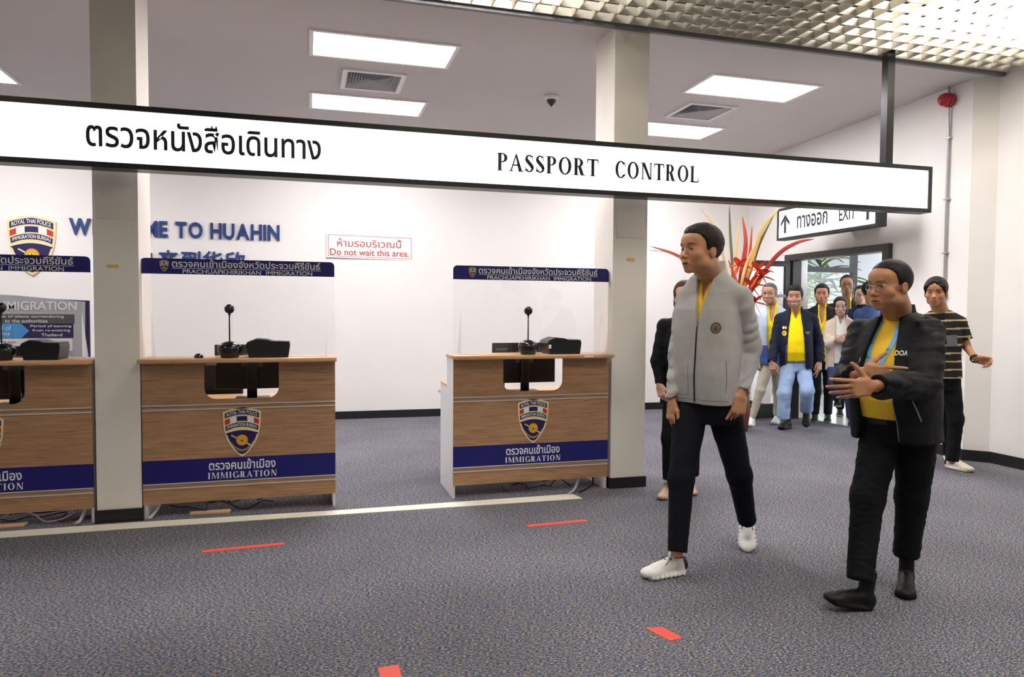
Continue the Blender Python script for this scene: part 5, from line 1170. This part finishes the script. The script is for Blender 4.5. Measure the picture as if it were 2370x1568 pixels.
decal_on(bv, pl, T, text_poly('สำนักนายก', .0), -u0 - .036, -u0 + .034, w0 - .052, w0 - .036, g, mat('emblem thread', s2l(196, 160, 84)), .003); g.build('chest_emblem', jk)
g = MB(); strip_on(bv, pl, T, [(.155, .03), (.05, .035), (.04, .05), (.04, .2)], .003, g, mat('seam grey', s2l(120, 119, 117)), .002); strip_on(bv, pl, T, [(.17, .010), (.08, .012), (-.08, .012), (-.17, .012)], .003, g, MATS['seam grey'], .002); strip_on(bv, pl, T, [(-.16, .06), (-.165, .14), (-.16, .23)], .003, g, MATS['seam grey'], .002); g.build('seam', jk)
def laces(p, M, o, s=1.0, m=ZIP, sh=None):
    g = MB()
    for k in range(4):
        y = .035 + k * .022; z = .100 - k * .015
        g.tube([o + M @ (np.array((-.024, y, z - .012)) * s), o + M @ (np.array((0, y + .004, z + .004)) * s), o + M @ (np.array((.024, y, z - .012)) * s)], .0026 * s, m, 5)
    for k in (-1, 1): g.tube([o + M @ (np.array((0, .04, .10)) * s), o + M @ (np.array((k * .026, .05, .088)) * s), o + M @ (np.array((k * .03, .075, .066)) * s)], .002 * s, m, 5)
    g.build('laces', sh or p.o)
h1, t1 = np.array((1.974, 3.410, 0.0)), np.array((1.708, 3.384, 0.0)); d1 = nrm(t1 - h1); o1 = h1 + d1 * .085
sh_, Ms = p.shoe('r', d1, o1, accent=(.015, .018, .035), s=1.06, upper=(.80, .78, .74), sole=(.82, .80, .76)); laces(p, Ms, o1, 1.06, sh=sh_)
tp = np.array((2.481, 3.613, 0.0)); dd = nrm(FW(-.24, -.78, -.60)); Ms = frame(dd); o2 = tp - dd * .215 + np.array((0, 0, -.022))
sh_, Ms = p.shoe('l', dd, o2, accent=(.015, .018, .035), s=1.06, upper=(.80, .78, .74), sole=(.82, .80, .76)); laces(p, Ms, o2, 1.06, sh=sh_)

# ---- man with glasses, open black jacket and yellow shirt
J = dict(head=(2.695, 2.816, 1.542), neck=(2.834, 2.896, 1.407), pel=(2.823, 2.879, 0.898), sh_r=(2.795, 3.080, 1.308), sh_l=(2.858, 2.740, 1.323), el_r=(2.621, 2.985, 1.076), wr_r=(2.494, 2.743, 1.138), el_l=(2.687, 2.592, 1.082), wr_l=(2.345, 2.503, 1.103),
         hip_r=(2.795, 2.946, 0.812), hip_l=(2.902, 2.833, 0.826), kn_r=(2.635, 2.855, 0.503), kn_l=(2.941, 2.892, 0.484), an_r=(2.525, 2.769, 0.164), an_l=(2.949, 2.920, 0.190))
tor = [(-.14, 0, 0, .185, .135), (-.02, 0, .005, .20, .155), (.10, 0, .02, .200, .175), (.24, 0, .02, .195, .168), (.36, 0, .008, .195, .145), (.45, 0, -.005, .182, .118), (.51, 0, -.01, .142, .092), (.56, 0, -.01, .085, .075)]
m2 = Person('man in glasses with open black jacket, yellow shirt and blue lanyard, gesturing with both hands', J, 58, (71, -2), skin=TAN2, hs=.985, torso=tor,
    head=dict(style='crew', hl=.006, chub=.010, jaw=1.08, neck_r=.066, brow=.6, mouth=.3, seed=8, wide=1.04, look=-.15, vol=.001),
    hands={'l': dict(x=FW(-.15, .0, 1), y=FW(-1, -.15, -.12), z=FW(.2, -1, .1), curl=((6, 10, 6), (14, 14, 8), (24, 20, 10), (34, 24, 12)), spread=9, thumb=(62, 6, 6), thumb_op=5, s=.98, o=(2.313, 2.502, 1.102)),
           'r': dict(x=FW(.25, 0, 1), y=FW(1, -.35, -.12), z=FW(.3, -1, .1), curl=((8, 8, 5), (60, 60, 30), (66, 64, 30), (70, 66, 30)), spread=4, thumb=(55, 8, 6), thumb_op=10, s=.98, o=(2.476, 2.717, 1.144))})
p = m2; cut = [(-.2, -.10, .13), (-.02, -.085, .105), (.10, -.085, .10), (.25, -.08, .085), (.38, -.068, .065), (.48, -.052, .050), (.60, -.050, .045)]
jk = p.top('jacket', BLKJ, sleeves='long', sw=(.078, .070, .052), hem=-.115, opening=cut, collar=.04, neckr=.070, wr=.008, seed=41, infl=.014, hem_out=.02, h=.0055)
st = p.top('shirt', YEL, infl=-.016, sleeves='none', hem=-.005, opening=[(.47, 0, -.01), (.53, -.014, .010), (.6, -.03, .03)], collar=.035, neckr=.060, wr=.004, seed=44, h=.006)
tr = p.legs('trousers', BLKC, lw=(.102, .080, .066), waist=.01, hemcut=.03, seed=45, wr=.005, h=.006, infl=.0)
bv = bvh_of(jk); T = p.T; pl = J['pel']; bs = bvh_of(st)
g = MB(); decal_on(bv, pl, T, text_poly('DOA', .03), -.132, -.078, .312, .337, g, WHC, .003); g.build('chest_lettering', jk)
g = MB(); strip_on(bs, pl, T, [(.046, .48), (.062, .40), (.060, .30), (.045, .18)], .022, g, LANY, .005); strip_on(bs, pl, T, [(-.048, .46), (-.046, .38), (-.01, .27), (.040, .18)], .022, g, LANY, .007); ly_ = g.build('lanyard', p.o)
g = MB(); 
for (u, w_) in ((.062, .37), (.060, .30), (-.032, .34), (-.005, .265)): decal_on(bs, pl, T, text_poly('HUAHIN', .01), u - .008, u + .008, w_ - .006, w_ + .006, g, INK, .0095)
g.build('lanyard_print', ly_)
g = MB(); strip_on(bv, pl, T, [(-.096, -.10), (-.092, .05), (-.088, .2)], .004, g, ZIPS, .004); strip_on(bv, pl, T, [(-.155, .13), (-.170, .07), (-.176, .0)], .004, g, ZIPS, .003); strip_on(bv, pl, T, [(.092, .3), (.106, .1)], .003, g, ZIPS, .003); g.build('zip', jk)
bt = bvh_of(tr); g = MB(); strip_on(bt, pl, T, [(.16, -.012), (.05, -.015), (-.03, -.015)], .03, g, BELT, .003); g.build('belt', p.o)
p.glasses(STEEL, .0235, .016)
g = MB(); hh_ = np.array((2.230, 2.504, 1.096))
h1, t1 = np.array((2.588, 2.764, 0.0)), np.array((2.416, 2.790, 0.0)); d1 = nrm(t1 - h1 + np.array((0, 0, .035))); o1 = np.array((J['an_r'][0], J['an_r'][1], .004))
p.shoe('r', nrm(d1), o1, kind='boot', upper=(.007, .007, .007), sole=(.005, .005, .005), s=.97, name='boot')
o2 = np.array((J['an_l'][0], J['an_l'][1], .0)); p.shoe('l', FW(-.50, -.88, 0), o2, kind='boot', upper=(.007, .007, .007), sole=(.005, .005, .005), s=1.0, name='boot')

# ---- person in black, mostly hidden behind the tall man
J = dict(head=(2.764, 4.888, 1.530), neck=(2.807, 4.921, 1.375), pel=(2.779, 4.908, 0.825), sh_r=(2.647, 4.985, 1.307), sh_l=(2.978, 4.890, 1.309), el_r=(2.585, 4.971, 1.024), wr_r=(2.562, 4.887, 0.856), el_l=(2.998, 4.853, 1.026), wr_l=(3.013, 4.841, 0.827),
         hip_r=(2.709, 4.926, 0.775), hip_l=(2.853, 4.885, 0.776), kn_r=(2.657, 4.876, 0.450), kn_l=(2.867, 4.919, 0.417), an_r=(2.656, 4.864, 0.130), an_l=(2.885, 4.954, 0.137))
m3 = Person('person in black top and trousers with beige flat shoes, mostly hidden behind the tall man', J, 18, (22, 0), skin=FAIR, hs=.95, res=1.5, head=dict(style='bob', hair=(.05, .02, .012)),
    hands={'r': dict(x=FW(.5, -.8, 0), y=FW(.25, -.2, -1), z=FW(-.8, -.5, 0), curl=((30, 30, 20),) * 4, s=.9)})
m3.top('sweater', BLKC, sw=(.062, .058, .040), hem=-.12, collar=.02, seed=50); m3.legs('trousers', BLKC, lw=(.090, .070, .062), hemcut=.0, seed=51)
m3.shoe('r', FW(-.6, -1, 0), np.array((2.646, 4.894, 0.09)) * (1, 1, 0), upper=(.62, .46, .34), sole=(.5, .4, .3), s=.85); m3.shoe('l', FW(-.15, -1, 0), np.array((2.895, 4.978, 0.09)) * (1, 1, 0), upper=(.62, .46, .34), sole=(.5, .4, .3), s=.85)

# ---- young man in the striped T-shirt
J = dict(head=(5.289, 5.002, 1.599), neck=(5.385, 5.041, 1.444), pel=(5.430, 5.037, 0.856), sh_r=(5.240, 5.120, 1.340), sh_l=(5.508, 4.960, 1.335), el_r=(5.286, 5.243, 1.078), wr_r=(5.167, 5.164, 0.858), el_l=(5.594, 4.948, 1.121), wr_l=(5.498, 4.785, 1.034),
         hip_r=(5.418, 5.069, 0.803), hip_l=(5.496, 5.016, 0.807), kn_r=(5.696, 5.204, 0.423), kn_l=(5.513, 4.967, 0.477), an_r=(5.953, 5.429, 0.065), an_l=(5.495, 4.978, 0.105))
tor = [(-.12, 0, 0, .155, .10), (.0, 0, .0, .150, .105), (.2, 0, .0, .152, .11), (.36, 0, .0, .172, .115), (.45, 0, 0, .175, .105), (.52, 0, -.005, .140, .082), (.56, 0, -.01, .08, .068)]
m4 = Person('young man in a black and tan striped T-shirt by the right wall, arm held out', J, 28, (38, -2), skin=TAN1, hs=1.04, res=1.25, torso=tor, head=dict(style='curtain', vol=.006, brow=.9, stubble=.12, seed=12),
    hands={'l': dict(x=FW(.2, -.6, .8), y=FW(1, -.3, -.25), z=FW(-.3, .3, .9), curl=((50, 60, 30), (56, 60, 30), (60, 60, 30), (64, 60, 30)), thumb=(30, 20, 20), s=1.0), 'r': dict(x=FW(.2, -1, 0), y=FW(0, 0, -1), z=FW(-1, 0, 0))})
def stripes(l, c): return ((np.mod(l[:, 2] + .02 * np.abs(l[:, 0]) + .012, .072) < .014) & (l[:, 2] > -.15)).astype(int)
ts = m4.top('tshirt', DKC, sleeves='short', sw=(.070, .062, .05), hem=-.02, collar=.0, neckr=.060, seed=61, mats=[DKC, TANS], fmfn=stripes, h=.005, infl=.004, wr=.005); m4.legs('trousers', BLKC, lw=(.085, .066, .056), seed=62, waist=.02)
bv = bvh_of(ts); g = MB(); pk = drape(bv, J['pel'], m4.T, [(-.115, .27), (-.035, .27), (-.035, .37), (-.115, .37)], .010); g.add(pk, [(0, 1, 2, 3)], GRP); g.build('pocket', ts)
g = MB(); wv = J['wr_l']; dv = nrm(J['wr_l'] - J['el_l']); fr_ = frame(dv); g.tube([wv + dv * .0 + fr_ @ (.034 * np.array((math.cos(a), 0, math.sin(a)))) for a in np.linspace(0, 6.2832, 15)], .006, BLKP, 6, False); g.tube([wv + dv * .014 + fr_ @ (.033 * np.array((math.cos(a), 0, math.sin(a)))) for a in np.linspace(0, 6.2832, 15)], .005, BELT, 6, False); g.build('bracelet', m4.o)
h1 = np.array((5.644, 5.179, 0.0)); t1 = np.array((5.667, 4.919, 0.0)); d1 = nrm(t1 - h1)
sb, Ms = m4.shoe('l', d1, h1 + d1 * .07, upper=(.66, .60, .50), sole=(.66, .58, .44), accent=(.02, .02, .022), s=1.02); laces(m4, Ms, h1 + d1 * .07, 1.02, mat('lace cream', s2l(200, 188, 160)), sh=sb)
m4.shoe('r', FW(0, -.8, -.5), J['an_r'] - np.array((0, 0, .07)), upper=(.66, .60, .50), accent=(.02, .02, .022), s=1.0)

# ---- smiling man, navy jacket, yellow polo, light jeans
J = dict(head=(5.508, 7.177, 1.603), neck=(5.561, 7.219, 1.461), pel=(5.572, 7.213, 0.845), sh_r=(5.434, 7.334, 1.347), sh_l=(5.716, 7.129, 1.350), el_r=(5.348, 7.305, 1.053), wr_r=(5.245, 7.222, 0.838), el_l=(5.843, 7.164, 1.056), wr_l=(5.802, 7.084, 0.840),
         hip_r=(5.487, 7.234, 0.773), hip_l=(5.655, 7.186, 0.774), kn_r=(5.398, 7.185, 0.471), kn_l=(5.578, 7.010, 0.511), an_r=(5.425, 7.227, 0.156), an_l=(5.813, 7.307, 0.236))
tor = [(-.12, 0, 0, .175, .125), (.0, 0, .01, .180, .145), (.10, 0, .03, .180, .170), (.22, 0, .03, .178, .168), (.36, 0, .01, .180, .140), (.45, 0, 0, .180, .115), (.51, 0, -.005, .145, .09), (.56, 0, -.01, .08, .07)]
m6 = Person('smiling man in open navy jacket, bright yellow polo and light blue jeans, mid stride', J, 22, (24, 0), skin=(.46, .255, .165), hs=1.08, res=1.6, torso=tor, head=dict(style='bangs', smile=1.0, vol=.006, chub=.005, seed=14, look=.05),
    hands={'r': dict(x=FW(.6, -.8, 0), y=FW(.15, -.1, -1), z=FW(-.9, -.5, 0), curl=((20, 25, 15),) * 4, h=.004), 'l': dict(x=FW(-.8, -.6, 0), y=FW(-.1, -.1, -1), z=FW(.6, -.8, 0), curl=((15, 20, 10), (8, 10, 5), (30, 30, 10), (30, 30, 10)), spread=8, h=.004)})
cut = [(-.2, -.115, .105), (.0, -.105, .100), (.2, -.095, .09), (.4, -.075, .075), (.5, -.06, .06), (.6, -.05, .05)]
jk = m6.top('jacket', NAVJ, sw=(.070, .062, .050), hem=-.09, opening=cut, collar=.03, neckr=.068, seed=71, infl=.012, wr=.006); st = m6.top('polo_shirt', YELB, infl=-.008, sleeves='none', hem=.0, opening=[(.47, 0, -.01), (.53, -.014, .014), (.6, -.03, .03)], collar=.03, neckr=.060, seed=72, wr=.003)
tr = m6.legs('jeans', JEAN, lw=(.095, .084, .078), seed=73, wr=.007, waist=.02)
bv = bvh_of(jk); T = m6.T; pl = J['pel']; g = MB(); disc_on(bv, pl, T, .125, .335, .026, .03, g, GOLD, .003, 16); disc_on(bv, pl, T, .135, .40, .012, .018, g, WHC, .003, 10); disc_on(bv, pl, T, .110, .40, .012, .018, g, GOLD, .003, 10); g.build('chest_badge', jk)
g = MB(); decal_on(bv, pl, T, text_poly('MINISTRY', .01), -.155, -.105, .34, .35, g, WHC, .003); decal_on(bv, pl, T, text_poly('THAI', .01), -.145, -.115, .322, .332, g, WHC, .003); g.build('chest_lettering', jk)
g = MB(); strip_on(bv, pl, T, [(.116, -.08), (.110, .05), (.10, .2)], .006, g, ZIPS, .003); strip_on(bv, pl, T, [(-.106, -.08), (-.102, .05), (-.092, .2)], .006, g, ZIPS, .003); g.build('zip', jk)
bs = bvh_of(tr); g = MB(); strip_on(bs, pl, T, [(.15, .004), (.05, .004), (-.05, .004), (-.15, .004)], .034, g, BELT, .008); bl_ = g.build('belt', m6.o); g = MB(); strip_on(bs, pl, T, [(.030, .004), (0, .004), (-.030, .004)], .026, g, STEEL, .013); g.build('belt_buckle', bl_)
h1 = np.array((5.642, 7.439, 0.0)); m6.shoe('r', FW(-.85, -.8, 0), h1, kind='boot', upper=(.014, .014, .014), sole=(.010, .010, .010), s=1.02, name='shoe'); m6.shoe('l', FW(-.25, -.56, -.80), J['an_l'] + np.array((0, 0, -.05)), kind='boot', upper=(.012, .012, .012), sole=(.010, .010, .010), s=1.0, name='shoe')

# ---- smiling man with glasses, pale and blue jacket
J = dict(head=(5.566, 7.735, 1.652), neck=(5.656, 7.776, 1.507), pel=(5.620, 7.738, 0.798), sh_r=(5.489, 7.839, 1.363), sh_l=(5.800, 7.709, 1.366), el_r=(5.452, 7.849, 1.083), wr_r=(5.431, 7.794, 0.840), el_l=(5.863, 7.732, 1.086), wr_l=(5.809, 7.686, 0.842),
         hip_r=(5.567, 7.751, 0.732), hip_l=(5.687, 7.716, 0.733), kn_r=(5.451, 7.720, 0.437), kn_l=(5.755, 7.789, 0.422), an_r=(5.352, 7.749, 0.09), an_l=(5.781, 7.834, 0.09))
m5 = Person('smiling grey-haired man with glasses in a pale and blue jacket beside the door leaf', J, 26, (36, 0), skin=(.50, .28, .18), hs=1.08, res=1.6, head=dict(style='short', smile=.8, grey=.55, seed=15, chub=.004, brow=.5), hands={'r': dict(x=FW(.3, -1, 0), y=FW(0, 0, -1), z=FW(-1, 0, 0), h=.005)})
m5.top('jacket', PALEB, sw=(.068, .060, .048), hem=-.04, opening=[(-.2, -.02, .015), (.0, -.03, .02), (.3, -.055, .045), (.45, -.06, .05), (.6, -.06, .05)], collar=.035, neckr=.072, seed=81, infl=.012, mats=[PALEB, MIDB], fmfn=lambda l, c: (l[:, 2] < .21).astype(int), wr=.006)
m5.top('polo_shirt', YELB, infl=-.008, sleeves='none', hem=.0, opening=[(.47, 0, -.01), (.53, -.014, .014), (.6, -.03, .03)], collar=.03, neckr=.060, seed=82, wr=.003); m5.legs('trousers', BEIT, lw=(.085, .066, .050), seed=83, wr=.008); m5.glasses(ZIP, .0235, .016)
m5.shoe('r', FW(-.6, -1, 0), J['an_r'] * (1, 1, 0), accent=(.4, .03, .04), upper=(.8, .78, .76)); m5.shoe('l', FW(-.6, -1, 0), J['an_l'] * (1, 1, 0), accent=(.4, .03, .04), upper=(.8, .78, .76))

# ---- group in the doorway
def plain(label, hx, hy, d, sh, nv, pv, skin, head, top, shirt=None, fac=24, hfac=(24, 0), hs=1.05, legm=BLKC, open_=True, el=(0, 0), shoe=(.02, .02, .02), topn='jacket', half=.0, ank=None, **kw):
    w_ = sh; q = lambda u, v, dd=0: np.array(P_(u, v, d + dd))
    J = dict(head=q(hx, hy), neck=q(hx + 1, nv - 5, .06), pel=q(hx, pv, .06), sh_r=q(hx - w_, nv + 14, .07), sh_l=q(hx + w_, nv + 14, .07), el_r=q(hx - w_ - 6, nv + 68, .08), el_l=q(hx + w_ + 6, nv + 68, .08), wr_r=q(hx - w_ - 2, nv + 110), wr_l=q(hx + w_ + 2, nv + 110),
             hip_r=q(hx - 15, pv + 12, .06), hip_l=q(hx + 15, pv + 12, .06))
    gx = [q(hx - 15, 900), q(hx + 15, 900)]
    for s_, g_ in zip('rl', gx): J['an_' + s_] = np.array((g_[0], g_[1], .09)); J['kn_' + s_] = (J['an_' + s_] + J['hip_' + s_]) / 2 + FW(0, -.03, 0)
    J.update(kw.pop('J', {}))
    p = Person(label, J, fac, hfac, skin=skin, hs=hs, res=1.7, head=head, hands=kw.pop('hands', {'r': dict(x=FW(.3, -1, 0), y=FW(0, 0, -1), z=FW(-1, 0, 0), h=.005), 'l': dict(x=FW(-.3, -1, 0), y=FW(0, 0, -1), z=FW(1, 0, 0), h=.005)}))
    cut = [(-.2, -.08, .08), (.2, -.07, .07), (.4, -.06, .06), (.6, -.05, .05)] if open_ else None
    jk = p.top(topn, top, sw=(.068, .060, .046), hem=-.09, opening=cut, collar=.03, neckr=.068, infl=.012, seed=int(hx), wr=.006)
    if shirt: p.top('polo_shirt', shirt, infl=-.008, sleeves='none', hem=-.0, opening=[(.47, 0, -.01), (.53, -.014, .014), (.6, -.03, .03)], collar=.03, neckr=.060, seed=int(hx) + 1, wr=.003)
    p.legs('trousers', legm, lw=(.085, .066, .056), seed=int(hx) + 2)
    for s_ in 'rl': p.shoe(s_, kw.get('toe', FW(-.45, -1, 0)), J['an_' + s_] * (1, 1, 0) if J['an_' + s_][2] < .13 else J['an_' + s_] - np.array((0, 0, .08)), upper=shoe, sole=kw.get('sole', (.6, .6, .58)))
    return p, jk
def P_(u, v, d):
    n = np.array(m); o = np.array((0, 0, EYE)); x, y = (u - 1185) / F, -(v - 784) / F
    return o + n[:3, 0] * x * d + n[:3, 1] * y * d - n[:3, 2] * d
m7, jk = plain('stern man with folded yellow collar and black jacket standing in the doorway', 1902, 682, 9.35, 33, 713, 838, TAN1, dict(style='short', vol=.006, chub=.007, brow=.9, seed=17, hl=.0), BLKJ, YELB)
g = MB(); disc_on(bvh_of(jk), m7.J['pel'], m7.T, -.125, .30, .03, .035, g, GOLD, .004, 14); g.build('chest_badge', jk)
m8, jk = plain('tallest man in the doorway, glasses, cropped hair and black jacket', 1960, 660, 9.9, 36, 700, 822, TAN3, dict(style='crew', chub=.003, brow=.5, seed=18), BLKJ, YELB, hs=1.08)
m8.glasses(ZIP, .0235, .016); g = MB(); b8 = bvh_of(jk); disc_on(b8, m8.J['pel'], m8.T, -.135, .33, .026, .03, g, GOLD, .004, 14); disc_on(b8, m8.J['pel'], m8.T, -.125, .40, .012, .018, g, WHC, .004, 8); g.build('chest_badge', jk)
wJ = dict(el_r=(6.311, 7.571, 1.035), wr_r=(6.378, 7.429, 1.090), el_l=(6.638, 7.508, 1.020), wr_l=(6.432, 7.371, 1.070), kn_r=(6.333, 7.473, 0.551), an_r=(6.522, 7.618, 0.310), kn_l=(6.541, 7.464, 0.520), an_l=(6.594, 7.447, 0.09))
m9, jk = plain('woman with dark bob and glasses in a beige blazer, hands at her chest', 1945, 711, 9.0, 22, 741, 842, (.58, .36, .27), dict(style='bob', hair=(.022, .010, .008), wide=.95, jaw=.9, seed=19, brow=.5, lipcol=(.45, .12, .12)), BEI, WHC, hs=.96, legm=JEAND, topn='blazer', J=wJ,
    hands={'r': dict(x=FW(.1, 0, 1), y=FW(1, -.2, .3), z=FW(0, -1, .2), h=.004, curl=((15, 15, 10),) * 4, s=.85), 'l': dict(x=FW(0, 0, 1), y=FW(-1, -.2, .3), z=FW(0, -1, 0), h=.004, curl=((20, 25, 10),) * 4, s=.85)})
m9.glasses(STEEL, .022, .016)
plain('man with glasses half hidden behind the head of the man gesturing', 1993, 684, 9.55, 30, 716, 836, (.52, .30, .22), dict(style='short', seed=20, hl=.002), NAVJ, None, open_=False)[0].glasses(ZIP, .0235, .016)
plain('man in blue denim shirt with his head turned away, beside the gesturing man', 2018, 676, 8.7, 28, 714, 840, TAN1, dict(style='short', vol=.003, seed=22), DENS, None, fac=-40, hfac=(-95, 0), open_=False, legm=BLKC, topn='denim_shirt', shoe=(.5, .5, .5))
